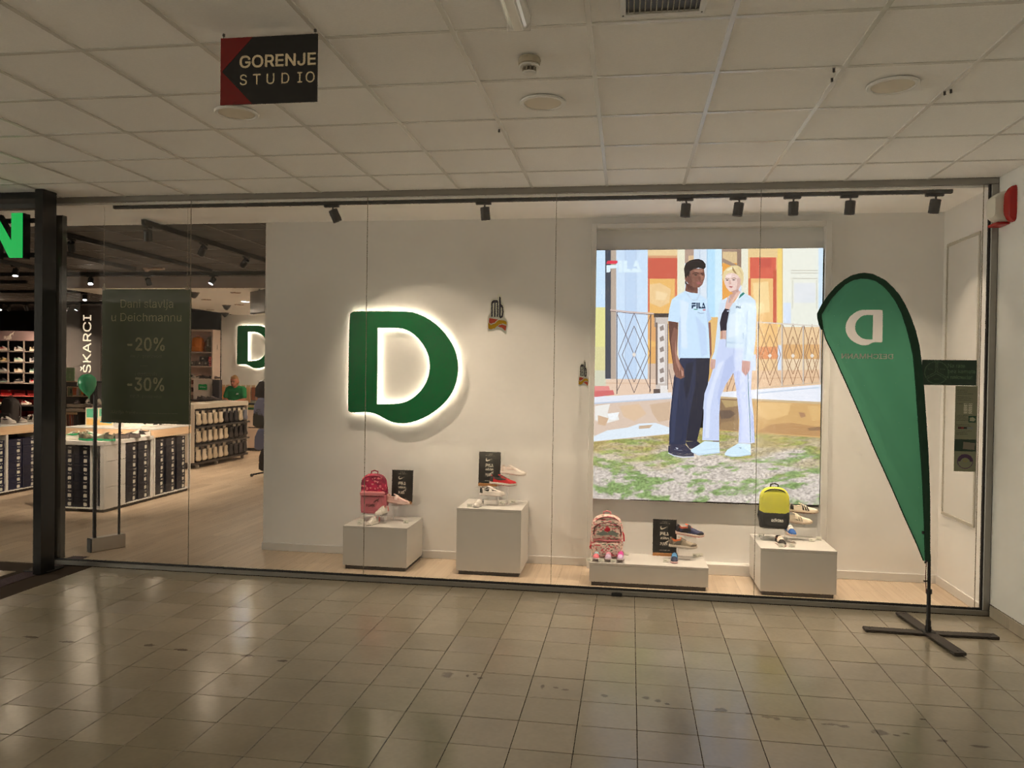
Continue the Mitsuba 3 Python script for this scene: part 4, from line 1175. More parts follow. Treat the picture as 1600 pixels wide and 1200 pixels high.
# ---- plinth 1
z1 = .388
G = 'children\'s shoes on the plinths'
t = thing('backpack', 'pink backpack with hearts on its dark red top and black cat lettering', 'backpack', 'backpacks in the window')
scene['m_hearts'] = {'type': 'twosided', 'b': {'type': 'principled', 'roughness': .45, 'specular': .4, 'base_color': mikit.proc(lambda p, n, uv: mix(mix(col3(srgb(120, 10, 48)), col3(srgb(196, 30, 82)), smoothstep(.3, .7, fbm(p.x * 14, p.y * 14, p.z * 14, 3))), col3(srgb(232, 120, 140)), smoothstep(.66, .72, noise(p.x * 42, p.y * 42, p.z * 42))))}}
w_, h_, d_ = .235, .36, .13
pk = MC(206, 112, 128, rough=.65)
tx = [('pocket__lettering', cat(text('PUMA', .026, -.012, .066, -d_ * .67 - .008, bold=True, w=.082, center=True), slab(scaled(LEAP, .012, .107, .056), -d_ * .67 - .008, -d_ * .67 - .005)), MC(86, 18, 30), False),
      ('flap', moved(pillow([(-.112, .165), (.112, .165), (.118, .19), (.1, .205), (-.1, .205), (-.118, .19)], .07, .3, 4, res=40), move(0, -d_ * .5, 0)), MC(214, 130, 140), 40),
      ('pocket_zip', path_tube([(-.1, -d_ * .66, .166), (0, -d_ * .69, .164), (.1, -d_ * .66, .166)], .005, 6), MC(110, 20, 44), True)]
for dx, dz, s in ((-.05, .3, .016), (.0, .27, .02), (.045, .29, .022), (-.02, .235, .018), (.05, .235, .016), (-.062, .25, .014), (.02, .325, .016)):
    hrt = sg.Polygon([(0, -1), (.9, 0), (.95, .55), (.5, .9), (0, .5), (-.5, .9), (-.95, .55), (-.9, 0)])
    tx.append(('heart', slab(sa.translate(sa.scale(hrt, s * .55, s * .55, origin=(0, 0)), dx, dz), -d_ * .5 - .004, -d_ * .5 + .012), MC(226, 130, 150), False))
backpack(t, at(-2.315, 6.95, .462, 6), w_, h_, d_, 'm_hearts', pk, .17, .165, MC(150, 20, 56), MC(140, 30, 60), MC(210, 116, 130), tx)
stand(-2.31, 6.95, z1, .2, .14, .072, 'clear acrylic stand under the pink backpack')
brand_card(-2.09, 7.09, z1 + .14, .205, .29, 'black brand card with white logos behind the pink shoe')
stand(-2.04, 7.09, z1, .24, .1, .139, 'clear acrylic stand under the leftmost brand card')
S_ = sneaker(.235, [(232, 196, 188), (244, 214, 206), (214, 164, 158), (240, 226, 216), (246, 226, 220), (150, 112, 92)], 'form', straps=1, low=.95)
put(ready(S_), 'trainer', 'pale pink trainer on a clear stand beside the pink backpack', 'shoe', at(-2.09, 6.96, .551, -9, 5), G)
stand(-2.09, 6.96, z1, .1, .09, .15, 'clear acrylic stand under the pale pink trainer')
S_ = ready(sneaker(.165, [(228, 222, 214), (236, 230, 222), (214, 120, 120), (240, 236, 230), (244, 240, 232), (60, 50, 50)], 'none', straps=2, low=1.25, wide=1.15))
put(S_, 'trainer', 'small white strap shoe, toe forward, upper of two before the pink backpack', 'shoe', at(-2.205, 6.84, .468, -112, 3), G)
stand(-2.205, 6.85, z1, .08, .1, .078, 'clear acrylic stand under the upper small white shoe')
put(S_, 'trainer', 'small white strap shoe, toe forward, lower of two before the pink backpack', 'shoe', at(-2.262, 6.755, z1 + .001, -112), G)
price_tag(-2.37, 6.72, z1, 'small price tag at the front left of the leftmost plinth')
price_tag(-1.98, 6.86, z1, 'small price tag beside the pale pink trainer', 4)
price_tag(-2.39, 6.82, z1, 'small price tag under the pink backpack')

# ---- plinth 2
z2 = .584
brand_card(-1.255, 7.09, z2 + .14, .205, .29, 'black brand card with white logos above the red and black trainer')
stand(-1.27, 7.1, z2, .2, .1, .139, 'clear acrylic stand under the second brand card')
S_ = ready(sneaker(.24, [(240, 232, 224), (246, 240, 232), (222, 206, 196), (236, 228, 220), (246, 240, 234), (196, 186, 176)], 'swoosh', low=.92))
put(S_, 'trainer', 'plain white lace-up trainer, highest shoe on the tallest plinth', 'shoe', at(-1.018, 7.0, .85, -7, 5), G)
stand(-1.02, 7.0, z2, .1, .09, .263, 'tall clear acrylic stand under the plain white trainer')
S_ = ready(sneaker(.25, [(196, 24, 34), (228, 220, 212), (24, 18, 20), (30, 22, 24), (22, 18, 20), (150, 24, 30)], 'swoosh', low=.98))
put(S_, 'trainer', 'red and black trainer with a white sole on the tallest plinth', 'shoe', at(-1.098, 6.93, .762, -7, 3), G)
stand(-1.1, 6.93, z2, .1, .09, .175, 'clear acrylic stand under the red and black trainer')
S_ = ready(sneaker(.235, [(236, 228, 220), (240, 232, 226), (20, 18, 18), (240, 234, 228), (244, 238, 232), (196, 186, 180)], 'swoosh', straps=1, low=1.02))
put(S_, 'trainer', 'white trainer with a black swoosh mark and strap on the tallest plinth', 'shoe', at(-1.183, 6.86, .672, -9, 0), G)
stand(-1.18, 6.86, z2, .1, .08, .086, 'clear acrylic stand under the trainer with the black swoosh')
S_ = ready(sneaker(.15, [(214, 208, 204), (236, 232, 228), (40, 44, 80), (220, 214, 210), (240, 236, 232), (40, 42, 84)], 'none', straps=2, low=1.2, wide=1.2))
put(S_, 'trainer', 'small grey-white shoe, toe forward, at the front of the tallest plinth', 'shoe', at(-1.295, 6.775, z2 + .001, -102), G)
price_tag(-1.36, 6.715, z2, 'small price tag left of the small grey-white shoe')
price_tag(-1.11, 6.93, z2, 'small price tag on the tallest plinth, left of two in a row')
price_tag(-1.02, 7.02, z2, 'small price tag on the tallest plinth, right of two in a row')

# ---- plinth 3
z3 = .195
scene['m_floral'] = {'type': 'twosided', 'b': {'type': 'principled', 'roughness': .65, 'specular': .3, 'base_color': mikit.proc(lambda p, n, uv: mix(mix(col3(srgb(232, 206, 196)), col3(srgb(206, 96, 108)), smoothstep(.6, .68, noise(p.x * 75, p.y * 75, p.z * 75))), col3(srgb(120, 128, 112)), smoothstep(.68, .74, noise(p.x * 85 + 9, p.y * 85, p.z * 85 + 4))))}}
t = thing('backpack', 'pink flowered backpack with a red badge on the lowest plinth', 'backpack', 'backpacks in the window')
tx = [('badge', slab(sa.scale(sg.Point(0, .245).buffer(.024), 1.0, .75), -.082, -.07), MC(196, 24, 50), False),
      ('front_pocket', moved(pillow([(-.12, .16), (.12, .16), (.118, .24), (.09, .285), (0, .3), (-.09, .285), (-.118, .24)], .06, .25, 5, res=48), move(0, -.05, 0)), 'm_floral', 40),
      ('front_zip', path_tube([(-.118, -.07, .2), (-.108, -.076, .265), (-.07, -.08, .292), (0, -.081, .304), (.07, -.08, .292), (.108, -.076, .265), (.118, -.07, .2)], .0045, 6), MC(90, 40, 48), True),
      ('belly_strap', path_tube([(-.12, -.066, .155), (0, -.08, .148), (.12, -.066, .155)], .008, 8), MC(196, 112, 120), True),
      ('side_tassel', path_tube([(.12, -.03, .23), (.14, -.035, .2), (.145, -.035, .14)], .007, 6), MC(206, 60, 80), True),
      ('side_tassel', path_tube([(-.13, -.03, .1), (-.145, -.035, .085), (-.14, -.035, .07)], .008, 6), MC(196, 40, 56), True),
      ('bow_print', slab(P((-.1, .205), (-.03, .235), (0, .215), (.04, .24), (.1, .21), (.06, .196), (0, .2), (-.05, .192)), -.081, -.07), MC(120, 128, 124), False)]
backpack(t, at(-.155, 6.72, z3 + .015, 4), .27, .36, .13, 'm_floral', 'm_floral', 0, .14, MC(150, 70, 80), MC(206, 130, 136), 'm_floral', tx)
stand(-.155, 6.72, z3, .2, .14, .014, 'low clear acrylic stand under the flowered backpack')
for i, (x, c, s, lab) in enumerate(((-.238, (226, 118, 134), (160, 190, 196), 'small pink strap shoe, leftmost of three before the flowered backpack'), (-.137, (196, 176, 206), (236, 160, 186), 'small lilac strap shoe, middle of three before the flowered backpack'), (-.036, (206, 176, 214), (232, 80, 176), 'small lilac shoe with a magenta strap, rightmost of three before the flowered backpack'))):
    S_ = ready(sneaker(.15, [c, (222, 206, 214), (238, 200, 210), (240, 170, 184), s, (96, 40, 50)], 'none', straps=2, low=1.25, wide=1.15))
    put(S_, 'trainer', lab, 'shoe', at(x, 6.625 + .008 * i, z3 + .016, -94), G)
    solo('acrylic_block', box(x - .034, x + .034, 6.548, 6.72, z3, z3 + .015, .002), 'acrylic', ['clear acrylic block under the small pink strap shoe', 'clear acrylic block under the small lilac strap shoe', 'clear acrylic block under the shoe with the magenta strap'][i], 'shoe stand', 'clear shoe stands on the plinths')
    price_tag(x - .058, 6.556, z3, ['small price tag left of the small pink strap shoe', 'small price tag between the pink and lilac strap shoes', 'small price tag left of the shoe with the magenta strap'][i])
brand_card(.342, 6.90, z3 + .001, .205, .29, 'black brand card with white logos beside the navy trainers', tilt=-5)
S_ = ready(sneaker(.24, [(52, 58, 96), (236, 214, 204), (24, 20, 28), (226, 104, 70), (24, 20, 28), (226, 110, 80)], 'knit', straps=1, low=1.1))
put(S_, 'trainer', 'navy trainer with orange lining and white sole, highest on the lowest plinth', 'shoe', at(.552, 6.86, .392, -7, 5), G)
stand(.555, 6.87, z3, .1, .09, .182, 'clear acrylic stand under the navy and orange trainer')
S_ = ready(sneaker(.235, [(150, 138, 120), (214, 204, 192), (96, 86, 76), (228, 110, 40), (60, 54, 50), (176, 166, 154)], 'panels', low=1.05))
put(S_, 'trainer', 'grey trainer with orange lining, below the navy one', 'shoe', at(.492, 6.79, .3, -8, 2), G)
stand(.5, 6.79, z3, .1, .09, .102, 'clear acrylic stand under the grey and orange trainer')
S_ = ready(sneaker(.165, [(36, 44, 74), (222, 190, 190), (30, 34, 60), (60, 60, 76), (84, 146, 196), (150, 60, 66)], 'none', straps=2, low=1.25, wide=1.15))
put(S_, 'trainer', 'small navy shoe with light blue straps, toe forward, on the lowest plinth', 'shoe', at(.415, 6.7, z3 + .001, -94), G)
price_tag(.345, 6.66, z3, 'small price tag left of the small navy shoe')
price_tag(.605, 6.9, z3, 'small price tag right of the grey and orange trainer, front one', 4)
price_tag(.65, 6.925, z3, 'small price tag at the back right corner of the lowest plinth', 4)
price_tag(.01, 6.84, z3, 'small price tag right of the flowered backpack', 3)

# ---- plinth 4
z4 = .384
t = thing('backpack', 'yellow backpack with a black lower half and white lettering', 'backpack', 'backpacks in the window')
tx = [('lower_panel__lettering', text('adidas', .026, .018, .062, -.078, bold=True, w=.098, center=True), MC(226, 224, 218), False), ('seam', path_tube([(-.118, -.05, .015), (-.06, -.068, .03), (.06, -.068, .03), (.118, -.05, .015)], .003, 6), MC(44, 44, 46), True)]
backpack(t, at(1.25, 6.86, .492, -4), .24, .345, .13, M('yellow_pack', srgb(206, 206, 66), .6), MC(22, 23, 26, rough=.6), .145, 0, MC(18, 18, 18), MC(24, 24, 26), None, tx)
stand(1.25, 6.87, z4, .2, .14, .107, 'clear acrylic stand under the yellow and black backpack')
S_ = ready(sneaker(.235, [(238, 226, 208), (222, 206, 186), (26, 22, 20), (240, 232, 220), (240, 230, 216), (120, 66, 36)], 'stripes', low=.9))
put(S_, 'trainer', 'cream trainer with three black stripes and a brown sole, beside the yellow backpack', 'shoe', at(1.52, 7.0, .606, -6, 2), G)
stand(1.52, 7.0, z4, .1, .09, .219, 'tall clear acrylic stand under the trainer with black stripes')
S_ = ready(sneaker(.235, [(236, 222, 200), (232, 214, 192), (160, 150, 132), (240, 230, 214), (238, 226, 206), (214, 190, 160)], 'stripes', straps=1, low=.98))
put(S_, 'trainer', 'cream strap trainer with three grey stripes, beside the yellow backpack', 'shoe', at(1.45, 6.9, .532, -8, 2), G)
stand(1.45, 6.9, z4, .1, .09, .145, 'clear acrylic stand under the trainer with grey stripes')
S_ = ready(sneaker(.17, [(40, 92, 168), (232, 216, 206), (40, 92, 168), (230, 226, 220), (236, 232, 226), (206, 150, 100)], 'none', straps=2, low=1.25, wide=1.15))
put(S_, 'trainer', 'small blue shoe with white straps, toe forward, beside the yellow backpack', 'shoe', at(1.372, 6.79, .458, -78, 6), G)
stand(1.372, 6.8, z4, .08, .1, .07, 'clear acrylic stand under the small blue shoe')
S_ = ready(sneaker(.165, [(36, 32, 32), (226, 214, 204), (36, 32, 32), (150, 96, 76), (238, 222, 206), (160, 60, 40)], 'none', straps=2, low=1.25, wide=1.15))
put(S_, 'trainer', 'small black shoe with cream straps, toe forward, on the plinth of the yellow backpack', 'shoe', at(1.273, 6.675, z4 + .001, -80), G)
price_tag(1.165, 6.95, z4, 'small price tag left of the yellow backpack')
price_tag(1.56, 6.84, z4, 'small price tag right of the small blue shoe, left of two')
price_tag(1.635, 6.93, z4, 'small price tag right of the small blue shoe, right of two')
price_tag(1.35, 6.6, z4, 'small price tag right of the small black shoe')
price_tag(1.262, 6.575, z4, 'small price tag in front of the small black shoe')

# ------------------------------------------------------------------ print on the glass at the right
t = thing('glass_sticker', 'dark green sticker on the glass reading Na rate bez kamata i naknade', 'sticker')
GS = GY - .0025
dg = M('sticker', srgb(14, 46, 28), .3)
obj('sheet', box(2.205, 2.59, GS, GS + .002, 1.728, 1.918), dg, t)
lc = MC(84, 112, 84)
cxs, czs, r0 = 2.308, 1.822, .084
ring = []
for k in range(3):
    aa = np.radians(np.linspace(-26 + 120 * k, 86 + 120 * k, 24))
    pts = [(cxs + r0 * math.cos(b), czs + r0 * math.sin(b)) for b in aa]
    mid = (aa[0] + aa[-1]) / 2
    pts = pts + [(cxs + .008 * math.cos(mid), czs + .008 * math.sin(mid))]
    ring.append(slab(sg.LinearRing(pts).buffer(.0016), GS - .0008, GS + .001))
    ring.append(text('RATA', .009, cxs + .05 * math.cos(mid), czs + .05 * math.sin(mid) - .004, GS - .0008, .001, center=True))
obj('pie_drawing', cat(*ring), lc, t)
for s, z in (('Na rate', 1.868), ('bez kamata', 1.826), ('i naknade!', 1.782)):
    obj('line_of_text', text(s, .027, 2.388, z - .006, GS - .0008, .001, sx=.98), lc, t)
t = thing('glass_notice', 'tall grey notice with opening hours on the glass under the green sticker', 'notice')
obj('sheet', box(2.445, 2.598, GS, GS + .002, 1.08, 1.724), M('notice', srgb(118, 120, 98), .5), t)
fine = cat(*[box(2.455, 2.455 + rng.uniform(.06, .12), GS - .0006, GS + .001, z, z + .004) for z in (1.69, 1.676, 1.662, 1.64, 1.628, 1.616, 1.588, 1.5, 1.488, 1.476, 1.464, 1.43, 1.42, 1.385, 1.372, 1.36)])
k = obj('small_print', fine, MC(82, 86, 68), t)
labels[k] = {'kind': 'stuff'}
for i in range(6):
    for x in (2.505, 2.538):
        obj('hours_cell', box(x, x + .026, GS - .0006, GS + .001, 1.585 - i * .0135, 1.594 - i * .0135), MC(190, 186, 170), t)
obj('photo', box(2.54, 2.592, GS - .0006, GS + .001, 1.45, 1.5), MC(24, 62, 44), t)
obj('photo_hand', slab(P((2.548, 1.462), (2.58, 1.458), (2.588, 1.478), (2.57, 1.492), (2.55, 1.484)), GS - .001, GS), MC(150, 150, 128), t)
for x0, x1, c in ((2.468, 2.49, (60, 20, 24)), (2.49, 2.508, (110, 40, 36)), (2.508, 2.53, (30, 30, 30)), (2.532, 2.57, (108, 116, 116))):
    obj('card_logo', box(x0, x1, GS - .0006, GS + .001, 1.4, 1.416), MC(*c), t)
obj('green_photo', box(2.445, 2.598, GS - .0006, GS + .001, 1.232, 1.322), MC(28, 52, 38), t)
obj('gift_card', slab(P((2.505, 1.25), (2.585, 1.244), (2.592, 1.296), (2.508, 1.304)), GS - .001, GS), MC(112, 106, 94), t)
obj('seal_ring', slab(sg.Point(2.523, 1.156).buffer(.056).difference(sg.Point(2.523, 1.156).buffer(.05)), GS - .0006, GS + .001), MC(88, 62, 92), t)
obj('seal_band', slab(sg.Point(2.523, 1.156).buffer(.054).difference(sg.Point(2.523, 1.15).buffer(.034)).intersection(sg.box(2.4, 1.155, 2.7, 1.3)), GS - .0008, GS + .001), MC(66, 40, 72), t)
obj('seal_centre', slab(sa.scale(sg.Point(2.523, 1.162).buffer(.016), 1, .7).difference(sa.scale(sg.Point(2.525, 1.162).buffer(.009), 1, .7)), GS - .0006, GS + .001), MC(128, 124, 70), t)

# mirrored logo stickers on the panes
def logo_sticker(x, z, w, h, label):
    t = thing('logo_sticker', label, 'sticker', 'logo stickers on the window panes')
    q = lambda pts: sg.Polygon([(x + (a / 215 - .5) * w, z + (.5 - b / 430) * h) for a, b in pts])
    obj('white_base', slab(q([(105, 3), (145, 12), (150, 85), (175, 128), (178, 252), (200, 263), (215, 298), (195, 428), (150, 378), (100, 373), (30, 393), (5, 378), (5, 243), (25, 212), (32, 208), (30, 108), (45, 58), (100, 62)]), GS, GS + .001), MC(226, 226, 216, rough=.5), t)
    d = MC(64, 62, 72, rough=.5)
    for a in (42, 72, 100):
        obj('letter_m', slab(q([(a, 92), (a + 13, 84), (a + 15, 240), (a, 243)]), GS - .0008, GS), d, t)
    obj('letter_m', slab(q([(42, 92), (60, 72), (100, 70), (113, 84), (108, 104), (94, 96), (62, 98), (55, 106)]), GS - .001, GS - .0002), d, t)
    obj('letter_d', slab(q([(120, 34), (136, 40), (140, 112), (160, 128), (168, 190), (160, 245), (136, 258), (124, 240)]).difference(q([(140, 140), (150, 150), (154, 190), (149, 226), (138, 236)])), GS - .0008, GS), d, t)
    obj('yellow_wave', slab(q([(14, 300), (40, 325), (76, 312), (120, 274), (170, 276), (198, 290), (200, 322), (160, 308), (118, 322), (80, 358), (40, 368), (14, 360)]), GS - .0008, GS), MC(206, 160, 30, rough=.5), t)
    for pts in ([(25, 254), (110, 268), (76, 300), (40, 312), (18, 296)], [(108, 335), (150, 318), (198, 334), (190, 382), (152, 352)]):
        obj('red_wave', slab(q(pts), GS - .001, GS - .0002), MC(206, 84, 62, rough=.5), t)


logo_sticker(-1.062, 2.253, .176, .345, 'mirrored logo sticker on the glass right of the lit letter, larger of two')
logo_sticker(-.352, 1.771, .088, .236, 'mirrored logo sticker on the glass left of the lit picture, smaller of two')

# ================================================================== inside the shop
ORD = ['', 'first', 'second', 'third', 'fourth', 'fifth', 'sixth', 'seventh', 'eighth', 'ninth', 'tenth', 'eleventh', 'twelfth']
DC = 3.21
struct('ceiling_shop', cat(box(-16.3, XS, YB + .02, 11.26, DC, DC + .08), box(-16.3, -9.12, 11.26, 18.2, DC, DC + .08)), 'dark_ceil', label='dark grey panel ceiling of the shop with thin grid lines')
for i in range(22):
    x = -16.2 + .6 * i
    obj('grid_line', box(x - .011, x + .011, YB + .03, 11.25 if x > -9.12 else 18.1, DC - .004, DC), 'dark_bar', 'ceiling_shop')
for i in range(18):
    y = 7.5 + .6 * i
    obj('grid_line', box(-16.3, XS if y < 11.25 else -9.13, y - .011, y + .011, DC - .0045, DC), 'dark_bar', 'ceiling_shop')
struct('wall_ceiling_drop', box(-9.12, XS, 11.255, 11.3, 3.03, DC), M('drop', [.5, .43, .40], .8), label='pinkish band where the shop ceiling drops')
struct('ceiling_low', box(-9.12, XS, 11.3, 17.1, 3.045, 3.12), 'wall_white', label='lower white ceiling over the cash desk')
struct('wall_rear', box(-9.42, XS, 17.0, 17.1, 0, 3.045), 'wall_white', label='white rear wall behind the cash desk')
struct('wall_rear_left', box(-16.3, -9.4, 18.0, 18.1, 0, DC), 'black', label='black rear wall behind the shoe racks')
struct('wall_left_shop', box(-16.4, -16.3, 6.3, 18.1, 0, DC), 'dark_grey', label='dark left wall of the shop')
struct('wall_inner', box(XS, XS + .1, YB + .14, 17.1, 0, DC), 'wall_white', label='white wall behind the window display')
struct('wall_front_shop', box(-16.3, -8.0, FY + .05, FY + .15, 0, DC), 'wall_white', label='front wall of the shop left of the entrance')

wall_letter(-8.98, 17.0, 1.80, 1.0, .99, 'green letter D with a glowing rim on the far wall above the cash desk')

# tracks and spotlights
TZ = 3.155
GT = 'lighting tracks'
for nm, bb, lab in (('a', (-5.97, -5.935, 7.25, 10.45), 'black lighting track on the dark ceiling, running into the shop behind the left post'), ('b', (-4.66, -4.625, 6.9, 10.9), 'black lighting track on the dark ceiling beside the window wall'),
                    ('c', (-6.99, -6.955, 8.6, 10.2), 'short black lighting track on the dark ceiling above the hanging poster'), ('d', (-9.6, -3.7, 10.69, 10.725), 'black lighting track crossing the shop in front of the ceiling drop'),
                    ('e', (-8.39, -8.355, 8.9, 10.2), 'black lighting track seen through the entrance below the letter'), ('f', (-10.5, -9.95, 11.65, 11.685), 'short black lighting track through the entrance, left end'), ('g', (-13.0, -9.2, 13.15, 13.185), 'black lighting track crossing above the dark pillar'),
                    ('h', (-14.6, -11.0, 15.52, 15.555), 'black lighting track above the shoe racks'), ('i', (-13.4, -10.4, 17.4, 17.435), 'farthest black lighting track at the rear wall')):
    solo('track_rail', box(bb[0], bb[1], bb[2], bb[3], TZ, DC - .003, .003), 'black', lab, 'lighting track', GT)
GS_ = 'spotlights inside the shop'
for x, y, aim, lit, beam, ax, pw, lab in (
        (-5.952, 7.6, (-.75, 1.6, -2.2), 0, 30, 1, 1.3, 'black spotlight just right of the left post, nearest inside the shop'),
        (-4.643, 6.98, (-.4, .9, -2.4), 0, 40, 1, .22, 'black spotlight high above the hanging poster'),
        (-4.643, 8.0, (-1.9, 1.3, -2.1), 0, 28, 1, 1.2, 'black spotlight above the right half of the poster, tilted left'),
        (-4.643, 8.97, (-2.2, 1.1, -2.1), 0, 30, 1, 1.4, 'black spotlight beside the edge of the window wall'),
        (-8.05, 10.707, (.35, -.55, -1), LENS_L, None, 0, 0, 'lit black spotlight at the ceiling drop, left of three'),
        (-7.12, 10.707, (.05, .9, -1.6), 0, 40, 0, .8, 'black spotlight at the ceiling drop, middle of three'),
        (-6.05, 10.707, (-.35, -.5, -1), LENS_L, None, 0, 0, 'lit black spotlight at the ceiling drop, right of three'),
        (-8.372, 9.62, (.2, -.35, -1.2), LENS_L, None, 1, 0, 'lit black spotlight through the entrance, under the letter'),
        (-10.02, 13.167, (.3, -.4, -1), LENS_L, None, 0, 0, 'lit black spotlight left of the hanging poster top'),
        (-13.7, 15.537, (-.2, .6, -1.3), 0, 55, 0, 1.6, 'black spotlight over the shoe rack, left of two'),
        (-13.27, 15.537, (.1, .5, -1.3), 0, 55, 0, 1.6, 'black spotlight over the shoe rack, right of two'),
        (-12.22, 15.537, (-.3, -.35, -.8), LENS_L, None, 0, 0, 'lit black spotlight above the dark pillar, left of two'),
        (-11.97, 15.537, (-.3, -.35, -.8), LENS_L, None, 0, 0, 'lit black spotlight above the dark pillar, right of two'),
        (-11.3, 17.417, (-.2, -.4, -.8), LENS_L, None, 0, 0, 'lit black spotlight at the end of the vertical lettering'),
        (-13.9, 15.537, (.25, -.45, -.8), LENS_L, None, 0, 0, 'lit black spotlight low in the entrance, at the picture edge')):
    spotlight(x, y, TZ, aim, lab, GS_, ax, lit=lit, beam=beam, power=pw * 1.5)

t = thing('smoke_detector', 'white smoke detector on the dark shop ceiling', 'smoke detector')
obj('base', moved(lathe([(0, -.03), (.045, -.028), (.055, -.015), (.055, 0)], 20), move(-6.86, 10.3, DC)), MC(190, 172, 158), t, smooth=35)
obj('sensor', moved(lathe([(0, -.055), (.025, -.052), (.03, -.028), (0, -.028)], 16), move(-6.86, 10.3, DC)), MC(190, 172, 158), t, smooth=35)
solo('ceiling_sign_box', box(-6.78, -6.55, 10.2, 10.26, DC - .035, DC - .005, .004), MC(184, 166, 152), 'small pale box beside the smoke detector on the dark ceiling', 'ceiling box')

# recessed luminaires and domes of the lower ceiling
for i, (x, y, L) in enumerate(((-7.1, 13.67, 1), (-7.67, 13.3, 0), (-6.46, 12.1, 0), (-7.58, 14.34, 0), (-8.9, 15.6, 0))):
    t = thing('recessed_light', ['lit round lamp recessed in the lower white ceiling', 'unlit recessed lamp in the lower white ceiling, left of three', 'unlit recessed lamp in the lower white ceiling, nearest', 'unlit recessed lamp in the lower white ceiling, by the black screen', 'unlit recessed lamp in the lower white ceiling, farthest'][i], 'ceiling lamp', 'lamps recessed in the lower ceiling')
    obj('trim_ring', moved(lathe([(.075, -.004), (.085, -.006), (.09, 0)], 24), move(x, y, 3.045)), MC(120, 100, 88), t)
    k = obj('lens', moved(lathe([(0, -.0085), (.07, -.008), (.07, -.002)], 24), move(x, y, 3.045)), MC(150, 130, 115), t)
    if L or i in (2, 4):
        pass
    if L:
        scene[k]['emitter'] = {'type': 'area', 'radiance': rgb(WARM * PANEL_L * 30)}
# unseen lamps hidden by the window wall, placed to light the far shop
for x, y in ((-4.6, 13.2), (-4.6, 15.8), (-7.3, 16.2)):
    t = thing('unseen_panel_lamp', f'unseen square lamp lighting the far shop, {"nearest" if y < 14 else "over the cash desk" if x < -6 else "farthest right"}', 'ceiling lamp', 'unseen square lamps')
    obj('frame', box(x - .31, x + .31, y - .31, y + .31, 3.035, 3.046, .003), 'white_lacquer', t)
    v = np.array([[x - .28, y - .28, 3.033], [x + .28, y - .28, 3.033], [x + .28, y + .28, 3.033], [x - .28, y + .28, 3.033]])
    obj('diffuser', trimesh.Trimesh(v, [[0, 2, 1], [0, 3, 2]], process=False), 'white_matte', t, emitter={'type': 'area', 'radiance': rgb(WARM * PANEL_L)})
for i, (x, y) in enumerate(((-7.18, 12.07), (-7.92, 14.49), (-9.0, 16.4))):
    t = thing('camera_dome', ['dark camera dome on the lower white ceiling at the poster corner', 'dark camera dome on the lower white ceiling, upper of two', 'dark camera dome where the lower ceiling meets the far wall'][i], 'camera', 'dark domes on the lower ceiling')
    obj('collar', moved(lathe([(.05, -.02), (.085, -.016), (.09, 0)], 18), move(x, y, 3.045)), MC(70, 56, 50), t)
    obj('dome', moved(lathe([(0, -.1), (.025, -.092), (.06, -.055), (.078, -.018)], 18), move(x, y, 3.045)), 'black_gloss', t, smooth=40)
t = thing('monitor', 'black monitor hanging at the edge of the window wall', 'monitor')
obj('case', box(-.32, .32, -.03, .03, -.18, .18, .006), 'black', t, T=at(-5.76, 11.55, 2.84, -42))
obj('screen', box(-.305, .305, -.033, -.029, -.165, .165), 'black_gloss', t, T=at(-5.76, 11.55, 2.84, -42))
obj('hanger', tube((-5.76, 11.55, 3.0), (-5.76, 11.55, 3.045), .012, 10), 'black', t)

# ------------------------------------------------------------------ hanging offer poster behind the first pane
t = thing('hanging_poster', 'dark green hanging poster announcing -20% and -30% behind the left pane', 'poster')
py = 6.395
obj('sheet', box(-4.694, -3.829, py, py + .003, 1.277, 2.476), 'green_film', t)
tcx = -4.262
TX = MC(128, 126, 92, rough=.5)
TD = MC(84, 86, 58, rough=.5)
for s, h, z, x, w, bold, c in (('Dani slavlja', .073, 2.311, tcx + .005, .51, False, TX), ('u Deichmannu', .073, 2.19, tcx, .68, False, TX), ('-20%', .112, 1.93, tcx, .365, True, TX), ('na 2. proizvod', .026, 1.868, tcx, .30, False, TD), ('i dodatnih', .03, 1.705, tcx, .21, False, TD), ('-30%', .112, 1.572, tcx, .36, True, TX), ('na 3. proizvod', .026, 1.508, tcx, .30, False, TD), ('Akcija traje', .028, 1.362, tcx - .22, .245, False, TD)):
    obj('lettering', text(s, h, x, z, py - .0012, .001, bold, w=w, center=True), c, t)
for z, x0, x1 in ((1.367, -.09, .31), (1.297, -.34, .32), (1.287, -.30, .3), (1.79, -.06, .02)):
    obj('printed_line', box(tcx + x0, tcx + x1, py - .0006, py, z, z + .0035), TD, t)
for i, x in enumerate((-4.68, -3.87)):
    obj('clip', cat(box(x - .014, x + .014, py - .006, py + .01, 2.468, 2.5, .003), tube((x, py + .002, 2.5), (x, py + .002, 2.53), .008, 8)), MC(150, 138, 122, rough=.4), t)
    obj('string', tube((x, py + .002, 2.53), (x, py + .002, CZ), .0012, 6), MC(160, 150, 136), t)

